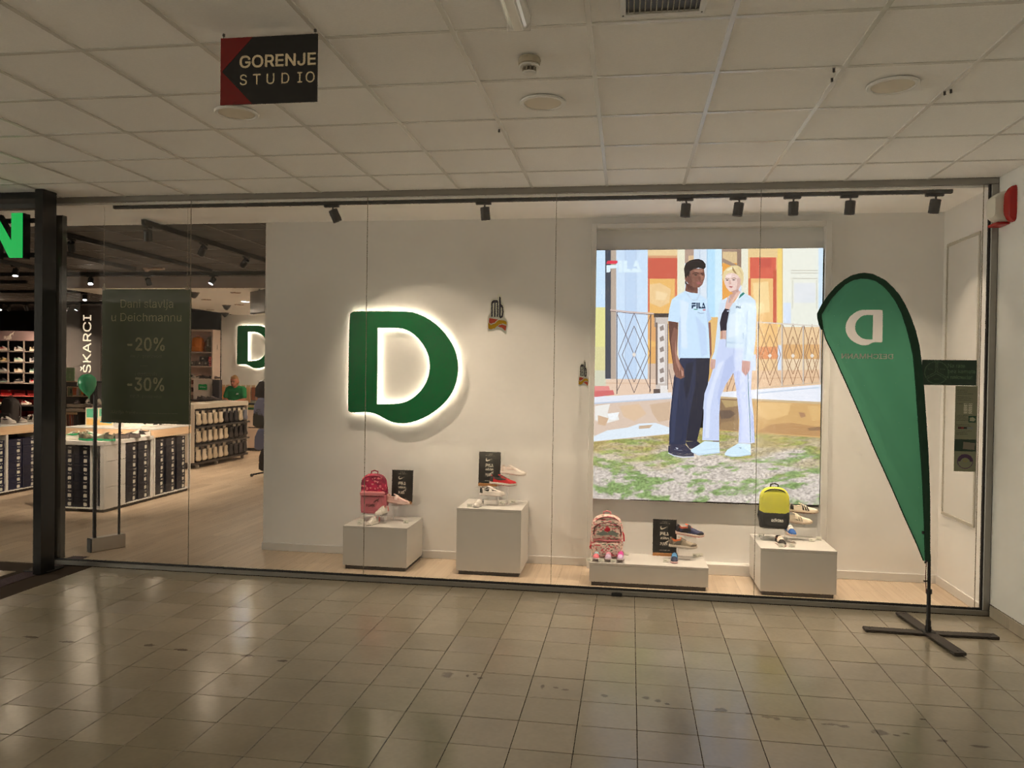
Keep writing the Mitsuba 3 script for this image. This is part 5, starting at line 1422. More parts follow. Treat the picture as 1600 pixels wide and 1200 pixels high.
# ------------------------------------------------------------------ security gate with a balloon
t = thing('security_gate', 'anti-theft gate with two black posts on a steel foot inside the window', 'security gate')
A0, A1 = np.array([-5.05, 6.79]), np.array([-4.938, 7.0])
u = (A1 - A0) / np.linalg.norm(A1 - A0)
yw = math.degrees(math.atan2(u[1], u[0]))
Tg = at(A0[0], A0[1], 0, yw)
obj('foot', box(-.045, .285, -.04, .04, 0, .134, .006), 'steel', t, T=Tg)
obj('foot_end', box(-.052, -.044, -.04, .04, 0, .134, .003), 'black', t, T=Tg)
obj('post', box(-.014, .014, -.014, .014, .13, 1.638, .004), 'black', t, T=Tg)
obj('post', box(.226, .246, -.009, .009, .13, 1.638, .004), 'black', t, T=Tg)
obj('panel', trimesh.Trimesh([[.014, 0, .134], [.226, 0, .134], [.226, 0, 1.62], [.014, 0, 1.62]], [[0, 1, 2], [0, 2, 3]], process=False), 'acrylic', t, T=Tg)
obj('top_bar', box(-.014, .246, -.012, .012, 1.625, 1.642, .003), 'black', t, T=Tg)
t = thing('balloon', 'green balloon with a white mark tied to the anti-theft gate', 'balloon')
bp = [(.006, -.125), (.02, -.11), (.05, -.075), (.074, -.03), (.082, .015), (.074, .052), (.05, .078), (.024, .09), (0, .094)]
bx, by, bz = -5.10, 6.745, 1.615
obj('skin', moved(lathe(bp, 28), at(bx, by, bz, 0, -8)), M('balloon', srgb(84, 190, 138), .15, spec=.6), t, smooth=True)
obj('knot', moved(lathe([(.012, -.142), (.004, -.125)], 10), at(bx, by, bz, 0, -8)), 'balloon', t)
obj('white_mark', cat(slab(sa.scale(sg.Point(0, 0).buffer(.017), .8, 1).difference(sa.scale(sg.Point(0, 0).buffer(.009), .8, 1)), -.002, .0)), MC(220, 224, 214), t, T=at(bx - .052, by - .068, bz - .004, -38))

# ------------------------------------------------------------------ shoe boxes and tables
def shoe_box(w, h, d, body, sticker=True, word='FILA', wc=(196, 192, 186)):
    """end towards -y, origin in the middle of the bottom front edge"""
    p = [('base', box(-w / 2 + .002, w / 2 - .002, .003, d, 0, h * .7), body), ('lid', box(-w / 2, w / 2, 0, d + .002, h * .64, h - .002, .002), body)]
    if word:
        p.append(('lettering', text(word, h * .15, w * .16, h * .76, -.0008, .001, True, w=w * .22), MC(*wc)))
    if sticker:
        p.append(('sticker', box(w * .14, w * .36, .002, .0035, h * .12, h * .52), MC(206, 204, 196)))
    return ready(p)


SB = shoe_box(.205, .107, .33, MC(20, 22, 36, rough=.45))
SB2 = shoe_box(.165, .107, .33, MC(22, 24, 40, rough=.45))
NB = M('navy_box', srgb(24, 28, 56), .4)


def stacks(cols, rows, box_p, where, T0, dx, h, group, zoff=.0, skip=()):
    for c in range(cols):
        for r in range(rows):
            if (c, r) in skip:
                continue
            j = rng.uniform(-.004, .004)
            T = T0 @ move((c - (cols - 1) / 2) * dx + j, rng.uniform(0, .006), zoff + r * h)
            k = rows - r
            pos = 'top' if r == rows - 1 else 'bottom' if r == 0 else ORD[k] + ' from top'
            st = '' if cols == 1 else [', left stack', ', right stack'][c] if cols == 2 else [', left stack', ', middle stack', ', right stack'][c]
            t = thing('shoe_box', f'dark shoe box, {pos}{st}, {where}', 'shoe box', group)
            place(box_p, t, T)


def cubby_table(name, label, shelves):
    t = thing(name, label, 'display table')
    for nm, bb, m in shelves:
        obj(nm, box(*bb, .002), m, t)
    return t


# the nearer step: x -7.18..-6.28, y 8.61..9.6
cubby_table('shoe_table', 'white low shoe table full of dark shoe boxes, behind the anti-theft gate', [
    ('plinth', (-7.15, -6.31, 8.65, 9.6, 0, .04), 'kick'), ('bottom_board', (-7.18, -6.28, 8.61, 9.6, .04, .055), 'white_lacquer'), ('top_board', (-7.19, -6.27, 8.6, 9.6, .82, .868), 'white_lacquer'),
    ('end_panel', (-7.18, -7.155, 8.61, 9.6, .055, .82), 'white_lacquer'), ('divider', (-6.485, -6.468, 8.63, 9.0, .055, .82), 'white_lacquer'), ('corner_post', (-6.335, -6.28, 8.61, 8.64, .055, .82), 'white_lacquer'),
    ('side_drawer', (-6.30, -6.28, 8.64, 9.02, .055, .30), 'white_lacquer'), ('side_drawer', (-6.30, -6.28, 8.64, 9.02, .304, .62), 'white_lacquer'), ('side_drawer', (-6.30, -6.28, 8.64, 9.02, .624, .82), 'white_lacquer'),
    ('back_panel', (-7.15, -6.48, 8.98, 9.0, .055, .82), 'dark_grey'), ('inner_panel', (-6.6, -6.58, 9.03, 9.6, .055, .82), 'dark_grey'), ('middle_post', (-6.3, -6.28, 9.56, 9.6, .055, .82), 'white_lacquer')])
cubby_table('shoe_table', 'higher step of the shoe table with a peach wood edge, behind the low one', [
    ('plinth', (-7.56, -6.31, 9.605, 10.48, 0, .04), 'kick'), ('bottom_board', (-7.6, -6.28, 9.62, 10.5, .04, .055), 'white_lacquer'), ('edge_band', (-7.62, -6.275, 9.605, 10.51, .835, .94), 'peach_wood'), ('top_board', (-7.62, -6.275, 9.605, 10.51, .94, .957), 'white_lacquer'),
    ('end_post', (-6.3, -6.28, 9.62, 9.65, .055, .835), 'white_lacquer'), ('end_post', (-6.3, -6.278, 10.46, 10.5, .055, .835), 'white_lacquer'), ('inner_panel', (-6.65, -6.63, 9.63, 10.46, .055, .835), 'dark_grey'), ('end_panel', (-7.6, -7.58, 9.62, 10.5, .055, .835), 'white_lacquer'), ('front_panel', (-7.58, -6.3, 9.625, 9.64, .055, .835), 'white_lacquer')])
GB = 'dark shoe boxes under the shoe tables'
stacks(3, 7, SB, 'front of the low table', at(-6.82, 8.635, 0), .213, .107, GB, .056)
stacks(1, 7, SB2, 'front corner of the low table', at(-6.40, 8.74, 0, -6), .2, .107, GB, .056)
stacks(2, 7, SB, 'side of the low table', at(-6.295, 9.29, 0, 90), .24, .107, GB, .056)
stacks(3, 7, SB, 'side of the higher table', at(-6.295, 10.03, 0, 90), .262, .107, GB, .056)
# the table beyond the entrance
cubby_table('shoe_table', 'shoe table with a peach wood edge seen through the entrance', [
    ('plinth', (-9.7, -8.45, 8.6, 10.55, 0, .04), 'kick'), ('bottom_board', (-9.72, -8.42, 8.55, 10.58, .04, .055), 'white_lacquer'), ('edge_band', (-9.73, -8.412, 8.54, 10.6, .83, .945), 'peach_wood'), ('top_board', (-9.73, -8.412, 8.54, 10.6, .945, .965), 'white_lacquer'),
    ('divider', (-8.75, -8.42, 9.52, 9.56, .055, .83), 'white_lacquer'), ('divider', (-8.75, -8.42, 10.1, 10.14, .055, .83), 'white_lacquer'), ('inner_panel', (-8.8, -8.78, 8.6, 10.55, .055, .83), 'dark_grey'), ('end_post', (-8.44, -8.42, 10.54, 10.58, .055, .83), 'white_lacquer'), ('end_panel', (-9.72, -8.42, 8.55, 8.57, .055, .83), 'white_lacquer')])
SB3 = shoe_box(.25, .1, .33, NB, wc=(210, 208, 204))
stacks(2, 7, SB3, 'entrance table left of its divider', at(-8.435, 9.26, 0, 90), .255, .1, GB, .056)
stacks(2, 7, SB3, 'entrance table right of its divider', at(-8.435, 9.83, 0, 90), .262, .1, GB, .056)
stacks(1, 7, SB3, 'entrance table behind the black post', at(-8.435, 10.35, 0, 90), .262, .1, GB, .056)

KEEP = ('upper', 'sole', 'sole__outsole', 'collar', 'tongue', 'lace', 'strap', 'side_mark', 'panel')


def far_shoe(L, colors, mark='none', low=1.0, keep=KEEP):
    return ready([p for p in sneaker(L, colors, mark, ns=13, na=12, low=low) if p[0] in keep])


GRN = far_shoe(.29, [(112, 108, 88), (30, 168, 112), (70, 72, 60), (60, 60, 52), (196, 194, 176), (30, 150, 100)], 'panels')
WGR = far_shoe(.29, [(224, 222, 212), (236, 232, 222), (30, 130, 80), (24, 40, 34), (240, 238, 230), (200, 190, 170)], 'swoosh')
GRY = far_shoe(.28, [(96, 84, 84), (90, 82, 80), (60, 50, 52), (40, 36, 38), (120, 110, 110), (70, 64, 64)], 'none', .7)
BWH = far_shoe(.29, [(230, 224, 216), (236, 230, 222), (28, 24, 26), (30, 26, 28), (236, 232, 226), (190, 180, 170)], 'panels')
GG = 'trainers on the shoe tables'
for S_, x, y, z, yaw, lab in ((GRN, -6.6, 8.72, .869, -24, 'grey trainer with a bright green sole on the low table, left of the pair'), (GRN, -6.38, 8.76, .869, 172, 'grey trainer with a bright green sole on the low table, right of the pair'),
                              (WGR, -6.86, 8.78, .869, 200, 'white and green trainer at the left of the low table, front one'), (WGR, -6.76, 9.0, .869, 20, 'white and green trainer at the left of the low table, rear one'),
                              (GRY, -6.42, 9.06, .869, 195, 'flat grey-purple shoe on the low table, left of the pair'), (GRY, -6.36, 9.2, .869, 190, 'flat grey-purple shoe on the low table, right of the pair'), (BWH, -6.37, 9.42, .869, -160, 'black and white trainer on the low table by the thin post'),
                              (WGR, -6.75, 9.85, .958, 20, 'white trainer on the higher table under the poster, left'), (BWH, -6.62, 10.0, .958, 12, 'black and white trainer on the higher table under the poster'), (BWH, -6.5, 10.3, .958, 160, 'black and white trainer at the right end of the higher table'), (GRY, -6.7, 10.33, .958, 10, 'dark flat shoe on the higher table under the poster'), (WGR, -7.0, 10.2, .958, 10, 'white trainer at the back of the higher table')):
    put(S_, 'trainer', lab, 'shoe', at(x, y, z, yaw), GG)
RED_ = far_shoe(.28, [(196, 186, 180), (230, 222, 214), (190, 40, 44), (190, 40, 44), (230, 224, 220), (180, 160, 150)], 'swoosh')
WHP = far_shoe(.28, [(232, 224, 220), (240, 232, 226), (60, 56, 70), (232, 200, 206), (236, 232, 228), (200, 180, 180)], 'swoosh')
for S_, x, y, yaw, lab in ((WHP, -8.6, 9.35, -10, 'white trainer on the entrance table, at the picture edge'), (WHP, -8.56, 9.72, -14, 'white trainer with pink lining on the entrance table, second'), (RED_, -8.62, 9.98, -8, 'grey trainer with red on the entrance table, third'), (BWH, -8.55, 10.2, -14, 'black and white trainer on the entrance table, fourth'), (RED_, -8.7, 10.42, -6, 'grey trainer with red on the entrance table, last one')):
    put(S_, 'trainer', lab, 'shoe', at(x, y, .966, yaw), GG)
for i, (x, y, c, lab) in enumerate(((-8.86, 9.62, (26, 24, 26), 'black rucksack standing on the entrance table, left'), (-8.66, 9.86, (58, 52, 52), 'dark grey rucksack standing on the entrance table, right'))):
    t = thing('backpack', lab, 'backpack', 'backpacks inside the shop')
    bc = MC(*c)
    backpack(t, at(x, y, .967, -12), .24, .36, .13, bc, bc, 0, .15, MC(90, 86, 84), bc, bc)
t = thing('picture_board', 'little advertising board with a green and sandy beach scene on the shoe table', 'display board')
Tb = at(-7.3, 9.9, .958, 10)
obj('board', box(-.19, .19, 0, .012, 0, .25), MC(232, 222, 196), t, T=Tb)
obj('sea', box(-.175, -.02, -.001, 0, .115, .235), MC(96, 190, 156), t, T=Tb)
obj('sand', slab(P((-.175, .01), (.175, .01), (.175, .06), (.03, .075), (-.175, .1)), -.001, 0), MC(240, 196, 120), t, T=Tb)
obj('sky_patch', box(.0, .1, -.001, 0, .13, .235), MC(110, 196, 160), t, T=Tb)
obj('bather', slab(P((.11, .08), (.15, .08), (.16, .17), (.13, .21), (.1, .16)), -.002, -.001), MC(96, 76, 70), t, T=Tb)
obj('blue_towel', slab(P((.0, .05), (.17, .03), (.175, .055), (.03, .075)), -.002, -.001), MC(60, 160, 190), t, T=Tb)

# ------------------------------------------------------------------ shoe rack on the far wall, red boxes below
t = thing('shoe_rack', 'dark wall rack with a lit header and four rows of trainers, far left', 'shoe rack')
ry = 16.5
cols = [-15.3, -14.975, -14.565, -14.15, -13.745, -13.5]
rows = [1.385, 1.63, 1.882, 2.14]
obj('back_panel', box(-15.3, -13.5, ry + .34, ry + .36, 1.3, 2.61), 'black', t)
obj('header', box(-15.3, -13.5, ry, ry + .05, 2.375, 2.612, .004), MC(126, 104, 102, rough=.5), t)
for z in rows:
    obj('shelf', box(-15.3, -13.5, ry, ry + .34, z - .03, z, .003), MC(120, 108, 102), t)
for x in cols[1:]:
    obj('upright', box(x - .014, x + .014, ry + .005, ry + .03, 1.36, 2.375), MC(128, 116, 108), t)
wl = MC(236, 226, 214)
obj('puma_mark', cat(text('PUMA', .075, -14.66, 2.41, ry - .003, .004, True, w=.2), slab(scaled(LEAP, -14.55, 2.49, .16), ry - .003, ry + .001)), wl, t)
obj('three_stripe_mark', cat(*[slab(P((-13.83 + .075 * i, 2.415), (-13.775 + .075 * i, 2.415), (-13.795 + .065 * i, 2.47 + .06 * i), (-13.85 + .065 * i, 2.44 + .05 * i)), ry - .003, ry + .001) for i in range(3)]), wl, t)
PAL = [[(196, 176, 168), (226, 206, 192), (190, 50, 56), (200, 60, 60)], [(216, 190, 176), (232, 214, 200), (196, 70, 66), (210, 90, 80)], [(220, 206, 196), (232, 220, 208), (130, 96, 80), (200, 180, 170)], [(190, 168, 140), (226, 206, 180), (70, 52, 40), (196, 140, 80)],
       [(206, 178, 120), (230, 206, 170), (60, 44, 30), (196, 150, 90)], [(196, 190, 176), (226, 210, 190), (120, 170, 146), (130, 176, 150)], [(170, 164, 166), (220, 212, 206), (40, 36, 40), (120, 110, 116)], [(196, 190, 190), (226, 218, 212), (50, 44, 46), (90, 84, 90)],
       [(224, 212, 196), (232, 216, 196), (190, 150, 110), (206, 170, 130)], [(120, 140, 130), (222, 206, 190), (40, 60, 54), (60, 80, 70)], [(50, 50, 54), (150, 176, 160), (24, 24, 26), (40, 40, 44)], [(46, 44, 46), (196, 186, 176), (226, 220, 212), (50, 46, 48)]]
PROT = [far_shoe(.30, [a, b, c, d, (230, 222, 214), (180, 140, 110)], ('panels', 'swoosh')[i % 2]) for i, (a, b, c, d) in enumerate(PAL)]
for r, z in enumerate(rows[::-1]):
    for c in range(5):
        xm = (cols[c] + cols[c + 1]) / 2
        if c == 4:
            xm += .05
        S_ = PROT[(r * 3 + min(c, 3) + (c == 0)) % 12 if c else (r * 3 + 5) % 12]
        nm = ['at the left end', 'second from the left', 'third from the left', 'fourth from the left', 'at the right end'][c]
        put(S_, 'trainer', f'trainer in the {["top", "second", "third", "bottom"][r]} row of the far wall rack, {nm}', 'shoe', at(xm, ry + .13, z + .001, -6), 'trainers in the far wall rack')
RB = shoe_box(.30, .125, .2, MC(170, 28, 28, rough=.5), False, 'NIKE', (226, 206, 200))
RBD = shoe_box(.30, .125, .2, MC(120, 22, 24, rough=.5), False, None)
t = thing('shelf_unit', 'pair of dark wall shelves carrying red shoe boxes under the far rack', 'shelf')
obj('shelf', box(-15.3, -13.5, ry, ry + .34, 1.05, 1.08, .003), MC(40, 34, 34), t)
obj('shelf', box(-15.3, -13.5, ry - .1, ry + .34, .83, .86, .003), MC(40, 34, 34), t)
obj('shelf', box(-15.3, -13.5, ry - .05, ry + .34, .55, .58, .003), MC(40, 34, 34), t)
for i in range(5):
    obj('price_rail', box(-15.3 + i * .36, -14.945 + i * .36, ry - .008, ry, 1.055, 1.08), MC(206, 96, 88), t)
for z, n, wh in ((1.081, 5, 'top'), (.861, 5, 'middle'), (.581, 5, 'lowest')):
    for c in range(n):
        t = thing('shoe_box', f'red shoe box on the {wh} shelf under the far rack, {ORD[c + 1]} from the left', 'shoe box', 'red shoe boxes under the far rack')
        place(RB if wh == 'middle' or c % 3 == 1 else RBD, t, at(-15.08 + c * .36, ry + .13, z))
for c in range(4):
    put(PROT[(c * 5 + 3) % 12], 'trainer', f'trainer in front of the red boxes under the far rack, {ORD[c + 1]} from the left', 'shoe', at(-14.9 + c * .4, ry + .05, .861, -10), 'trainers before the red boxes')

# ------------------------------------------------------------------ dark pillar with vertical lettering
t = thing('pillar_panel', 'dark grey panel with white vertical lettering, left of the hanging poster', 'wall panel')
obj('panel', box(-13.35, -12.14, 16.5, 16.62, 0, DC), M('pillar', [.085, .072, .068], .7), t)
obj('light_edge', box(-12.135, -12.02, 16.52, 16.6, .6, 2.75), MC(206, 184, 170), t)
lt = meshkit.text_mesh('MUŠKARCI', .2, .012, False)
b = lt.bounds
lt.apply_transform(np.diag([1.93 / (b[1, 0] - b[0, 0]), 1.0, 1, 1]))
lt.apply_transform([[0, -1, 0, -12.39], [0, 0, -1, 16.5], [1, 0, 0, 1.03], [0, 0, 0, 1]])
obj('lettering', lt, MC(244, 236, 226), t, emitter={'type': 'area', 'radiance': rgb(WARM * .8)})
t = thing('sign_card', 'small green sign card standing below the vertical lettering', 'sign')
obj('card', box(-10.44, -10.25, 13.2, 13.206, 1.51, 1.76), MC(150, 196, 150), t)
obj('print', cat(box(-10.42, -10.27, 13.198, 13.2, 1.725, 1.737), box(-10.42, -10.27, 13.198, 13.2, 1.7, 1.71), slab(sg.Point(-10.345, 1.635).buffer(.025), 13.198, 13.2), slab(sg.Point(-10.345, 1.575).buffer(.022), 13.198, 13.2)), MC(176, 200, 166), t)
obj('foot', box(-10.46, -10.22, 13.17, 13.25, 1.49, 1.51, .003), MC(196, 180, 150), t)
# shoe counter behind it
t = thing('shoe_counter', 'white stepped shoe counter below the small green sign card', 'display counter')
obj('dark_body', box(-10.75, -9.6, 13.3, 13.9, 0, 1.49), MC(70, 62, 58), t)
obj('upper_step', box(-10.35, -9.3, 13.12, 13.3, 1.02, 1.08, .004), MC(222, 208, 194), t)
obj('lower_step', box(-10.25, -9.3, 12.98, 13.28, .95, 1.0, .004), MC(226, 212, 198), t)
obj('side_panel', box(-10.78, -10.34, 13.1, 13.3, 0, .93), MC(176, 160, 150), t)
t = thing('picture_board', 'wide advertising board with orange pictures below the small green sign card', 'display board')
obj('board', box(-10.45, -9.98, 13.26, 13.28, 1.215, 1.405), MC(226, 206, 176), t)
for i, (x0, x1, z0, z1, c) in enumerate(((-10.43, -10.33, 1.23, 1.39, (120, 130, 90)), (-10.33, -10.25, 1.25, 1.39, (206, 110, 60)), (-10.25, -10.2, 1.23, 1.36, (200, 190, 190)), (-10.2, -10.15, 1.24, 1.39, (150, 160, 120)), (-10.15, -10.03, 1.26, 1.39, (226, 130, 50)), (-10.1, -10.06, 1.235, 1.33, (90, 50, 40)), (-10.38, -10.35, 1.28, 1.36, (50, 46, 44)))):
    obj('picture', box(x0, x1, 13.257 - .0005 * i, 13.26, z0, z1), MC(*c), t)
for i in range(4):
    put((GRY, BWH, WGR, BWH)[i], 'trainer', f'trainer on the upper step of the white counter, {ORD[i + 1]} from the left', 'shoe', at(-10.2 + i * .23, 13.2, 1.081, -70 + 10 * i), 'trainers on the white counter')
for i in range(3):
    put((GRY, GRY, BWH)[i], 'trainer', f'trainer on the lower step of the white counter, {ORD[i + 1]} from the left', 'shoe', at(-9.85 + i * .22, 13.06, 1.001, -80), 'trainers on the white counter')
# belts hanging from the counter
for i in range(9):
    x = -10.36 + i * .044
    c = [(150, 96, 60), (176, 146, 110), (110, 62, 40), (196, 178, 150), (90, 40, 26), (160, 70, 40), (126, 56, 34), (60, 32, 26), (40, 26, 24)][i]
    L = .42 + .05 * ((i * 7) % 3)
    t = thing('belt', f'leather belt hanging below the white counter, {ORD[i + 1]} from the left', 'belt', 'belts hanging below the counter')
    obj('strap', loft([np.array([[x - .015, 12.95 + s, z], [x + .015, 12.95 + s, z], [x + .015, 12.956 + s, z], [x - .015, 12.956 + s, z]]) for z, s in zip(np.linspace(.94, .94 - L, 6), .01 * np.sin(np.arange(6) + i))]), MC(*c, rough=.5), t)
    obj('buckle', cat(box(x - .02, x + .02, 12.94, 12.95, .9, .94, .004)), MC(206, 176, 140, rough=.4), t)

# ------------------------------------------------------------------ wire rack with socks
t = thing('sock_rack', 'white and black wire rack on castors full of socks', 'rack')
sx0 = -7.54
obj('back_panel', box(sx0 - .09, sx0 - .06, 12.72, 14.62, .1, 1.06), MC(38, 34, 34), t)
obj('end_panel', box(sx0 - .5, sx0 + .01, 12.69, 12.72, .08, 1.1, .004), MC(196, 184, 170), t)
obj('end_panel', box(sx0 - .08, sx0 + .01, 14.62, 14.65, .08, 1.14, .004), MC(206, 194, 180), t)
obj('header', box(sx0 - .5, sx0 + .015, 12.68, 14.66, 1.06, 1.145, .004), MC(206, 196, 182), t)
obj('base_tray', box(sx0 - .5, sx0 + .02, 12.68, 14.66, .07, .11, .004), MC(60, 54, 50), t)
obj('black_side_cover', box(sx0 - .5, sx0 - .46, 12.66, 12.68, .1, 1.0), 'black', t)
for z in (.40, .72):
    obj('wire_shelf', cat(box(sx0 - .06, sx0 + .07, 12.72, 14.62, z, z + .006), box(sx0 + .064, sx0 + .07, 12.72, 14.62, z, z + .03)), MC(60, 56, 54), t)
for y in (12.85, 13.5, 14.5):
    c = obj('castor', moved(tube((0, -.012, .035), (0, .012, .035), .035, 14), move(sx0 - .02, y, 0)), MC(190, 184, 176), t)
    obj('fork', box(sx0 - .03, sx0 - .01, y - .016, y + .016, .04, .07), 'steel', c)
GSK = 'sock packs on the wire rack'


def sock_pack(hh, cols3):
    a = [(-.066, .004), (-.02, -.014), (.05, -.012), (.086, .006), (.088, .04), (.06, .062), (.05, .1), (.05, hh), (-.05, hh), (-.056, .1)]
    p = [('card', box(-.05, .05, -.004, .003, hh - .03, hh + .055, .001), MC(*cols3[0]))]
    for i, y in enumerate((.0, .022)):
        p.append(('sock', moved(pillow(a, .034, .2, 3, res=34), move(.012 - y, -.014 - y, y * .4)), MC(*cols3[1 + i]), True))
    p.append(('hook', tube((0, .06, hh + .048), (0, -.05, hh + .048), .003, 6), 'steel'))
    return ready(p)


WHT, CRM, BLK, GRYC = (226, 214, 196), (206, 192, 170), (22, 20, 24), (110, 112, 128)
kinds = {'white': sock_pack(.19, [(226, 216, 200), WHT, CRM]), 'cream': sock_pack(.19, [(90, 76, 66), CRM, WHT]), 'black': sock_pack(.19, [(206, 200, 190), BLK, (34, 30, 36)]), 'dark': sock_pack(.19, [(40, 36, 38), (34, 32, 40), BLK]), 'grey': sock_pack(.19, [(196, 190, 180), (206, 200, 194), GRYC])}
for r, (z, names) in enumerate(((.78, 'white white cream white cream black black black white grey'.split()), (.47, 'white white cream white cream white dark black black dark'.split()), (.14, 'white cream white white cream white dark black black dark'.split()))):
    for c, nm in enumerate(names):
        put(kinds[nm], 'sock_pack', f'pack of {nm} socks in the {["top", "middle", "bottom"][r]} row of the wire rack, {ORD[c + 1]} from the left', 'socks', at(sx0 - .005, 12.82 + c * .188, z, 90), GSK)

# ------------------------------------------------------------------ cash desk, its wall and the assistant
t = thing('cash_desk', 'white cash desk with a green top edge in front of the far wall', 'cash desk')
obj('body', box(-9.6, -7.3, 15.94, 16.2, .06, .9, .003), MC(222, 204, 190), t)
obj('front_panel', box(-8.32, -7.3, 15.9, 15.94, .52, .9, .003), MC(226, 208, 194), t)
obj('front_panel', box(-8.32, -7.3, 15.89, 15.94, .08, .5, .003), MC(226, 206, 190), t)
obj('shadow_gap', box(-8.3, -7.3, 15.92, 15.94, .49, .53), 'black', t)
obj('kick', box(-9.6, -7.3, 15.95, 16.2, 0, .06), 'black', t)
obj('green_edge', box(-9.62, -7.28, 15.88, 16.24, .9, .935, .003), MC(20, 84, 52, rough=.4), t)
t = thing('cash_register', 'cream and black cash terminal on the cash desk', 'cash register')
obj('base', box(-8.22, -7.98, 15.98, 16.16, .936, 1.0, .01), MC(196, 176, 120), t)
obj('keypad', box(-8.2, -8.06, 15.97, 16.1, 1.0, 1.04, .006), 'black', t, T=None)
obj('printer', box(-8.04, -7.98, 16.0, 16.14, 1.0, 1.07, .01), MC(206, 196, 180), t)
t = thing('till_screen', 'black till screen at the right of the cash desk', 'screen')
obj('screen', box(-7.95, -7.62, 16.05, 16.08, 1.2, 1.5, .006), 'black_gloss', t)
obj('stand', tube((-7.785, 16.08, .936), (-7.785, 16.08, 1.25), .025, 12), 'black', t)
BC = [(206, 150, 100), (196, 140, 96), (216, 170, 130), (170, 110, 80), (196, 150, 116), (206, 160, 120), (150, 90, 66), (176, 120, 90), (120, 76, 60), (54, 44, 44), (60, 50, 56), (40, 34, 38), (70, 56, 54), (50, 42, 46)]
for i in range(14):
    x = -9.34 + i * .125
    t = thing('hanging_pack', f'flat pack hanging on the wall behind the cash desk, {(ORD + ["thirteenth", "fourteenth"])[i + 1]} from the left', 'pack', 'packs on the wall behind the cash desk')
    h = .34 + .05 * ((i * 5) % 3)
    obj('pouch', box(x - .052, x + .052, 16.955, 16.985, 1.4 - h, 1.36, .008), MC(*BC[i]), t)
    obj('card', box(x - .045, x + .045, 16.96, 16.98, 1.36, 1.41, .002), MC(206, 180, 150) if i < 9 else MC(110, 96, 92), t)
    obj('peg', tube((x, 16.94, 1.398), (x, 17.0, 1.398), .004, 6), 'steel', t)


def bone(*js):
    return m3.Manifold.batch_hull([m3.Manifold.sphere(r, 20).translate(p) for p, r in js])


def body_mesh(bones, ln=.022, it=8):
    m = m3.Manifold.batch_boolean(bones, m3.OpType.Add).refine_to_length(ln).to_mesh()
    q = trimesh.Trimesh(m.vert_properties[:, :3], m.tri_verts, process=True)
    trimesh.smoothing.filter_taubin(q, iterations=it)
    return q


t = thing('person', 'person in a green T-shirt behind the cash desk, looking down at their hands', 'person')
px_, py_ = -8.76, 16.52


def J(x, y, z):
    return (px_ + x, py_ + y, z)


bones = [bone((J(-.1, 0, .93), .11), (J(.1, 0, .93), .11), (J(0, -.01, 1.08), .115)), bone((J(-.07, -.01, 1.08), .1), (J(.07, -.01, 1.08), .1), (J(-.11, -.03, 1.27), .085), (J(.11, -.03, 1.27), .085)), bone((J(-.155, -.04, 1.325), .055), (J(.155, -.04, 1.325), .055), (J(0, -.04, 1.34), .07)),
         bone((J(0, -.05, 1.35), .055), (J(0, -.1, 1.44), .052)), bone((J(0, -.115, 1.50), .086), (J(0, -.125, 1.53), .084)), bone((J(0, -.15, 1.44), .06), (J(0, -.175, 1.415), .034), (J(0, -.13, 1.49), .075)),
         bone((J(0, -.205, 1.48), .012), (J(0, -.224, 1.455), .014)), bone((J(-.083, -.1, 1.475), .016), (J(-.085, -.095, 1.505), .018)), bone((J(.083, -.1, 1.475), .016), (J(.085, -.095, 1.505), .018))]
for s in (-1, 1):
    bones += [bone((J(s * .175, -.04, 1.315), .054), (J(s * .225, -.1, 1.09), .042)), bone((J(s * .225, -.1, 1.09), .041), (J(s * .075, -.27, 1.045), .027)), bone((J(s * .075, -.27, 1.045), .026), (J(s * .035, -.3, 1.035), .03), (J(s * .0, -.315, 1.03), .022)),
              bone((J(s * .1, 0, .92), .1), (J(s * .1, -.01, .5), .062)), bone((J(s * .1, -.01, .5), .06), (J(s * .1, .02, .1), .042)), bone((J(s * .1, .02, .06), .04), (J(s * .105, -.12, .045), .036))]
    for f in range(4):
        bones += [bone((J(s * (.0 - .0 * f), -.318 - .0 * f, 1.052 - .016 * f), .0095), (J(s * -.035, -.34 + .004 * f, 1.056 - .017 * f), .009)), bone((J(s * -.035, -.34 + .004 * f, 1.056 - .017 * f), .009), (J(s * -.052, -.325 + .004 * f, 1.05 - .017 * f), .008))]
    bones += [bone((J(s * .045, -.29, 1.055), .012), (J(s * .02, -.33, 1.075), .0095)), bone((J(s * .02, -.33, 1.075), .0095), (J(s * -.005, -.345, 1.075), .0085))]
bm = body_mesh(bones, .014, 6)
obj('body', bm, MC(176, 112, 88, rough=.55), t, smooth=True)
shirt = [bone((J(-.1, 0, .9), .128), (J(.1, 0, .9), .128), (J(0, -.01, 1.08), .13)), bone((J(-.075, -.01, 1.08), .116), (J(.075, -.01, 1.08), .116), (J(-.115, -.03, 1.27), .1), (J(.115, -.03, 1.27), .1)), bone((J(-.16, -.04, 1.325), .07), (J(.16, -.04, 1.325), .07), (J(0, -.04, 1.335), .075))]
for s in (-1, 1):
    shirt.append(bone((J(s * .175, -.04, 1.315), .07), (J(s * .212, -.085, 1.165), .066)))
obj('t_shirt', body_mesh(shirt, .022, 6), MC(16, 116, 62, rough=.75), t, smooth=True)
obj('shirt_print', box(px_ + .05, px_ + .105, py_ - .142, py_ - .13, 1.2, 1.24, .004), MC(196, 220, 206), t)
hair = [bone((J(0, -.105, 1.545), .087), (J(0, -.08, 1.5), .088)), bone((J(-.03, -.165, 1.58), .032), (J(.04, -.165, 1.58), .036), (J(0, -.1, 1.6), .05)), bone((J(0, -.06, 1.46), .07), (J(0, -.075, 1.52), .08))]
obj('hair', body_mesh(hair, .02, 4), MC(150, 112, 74, rough=.7), t, smooth=True)
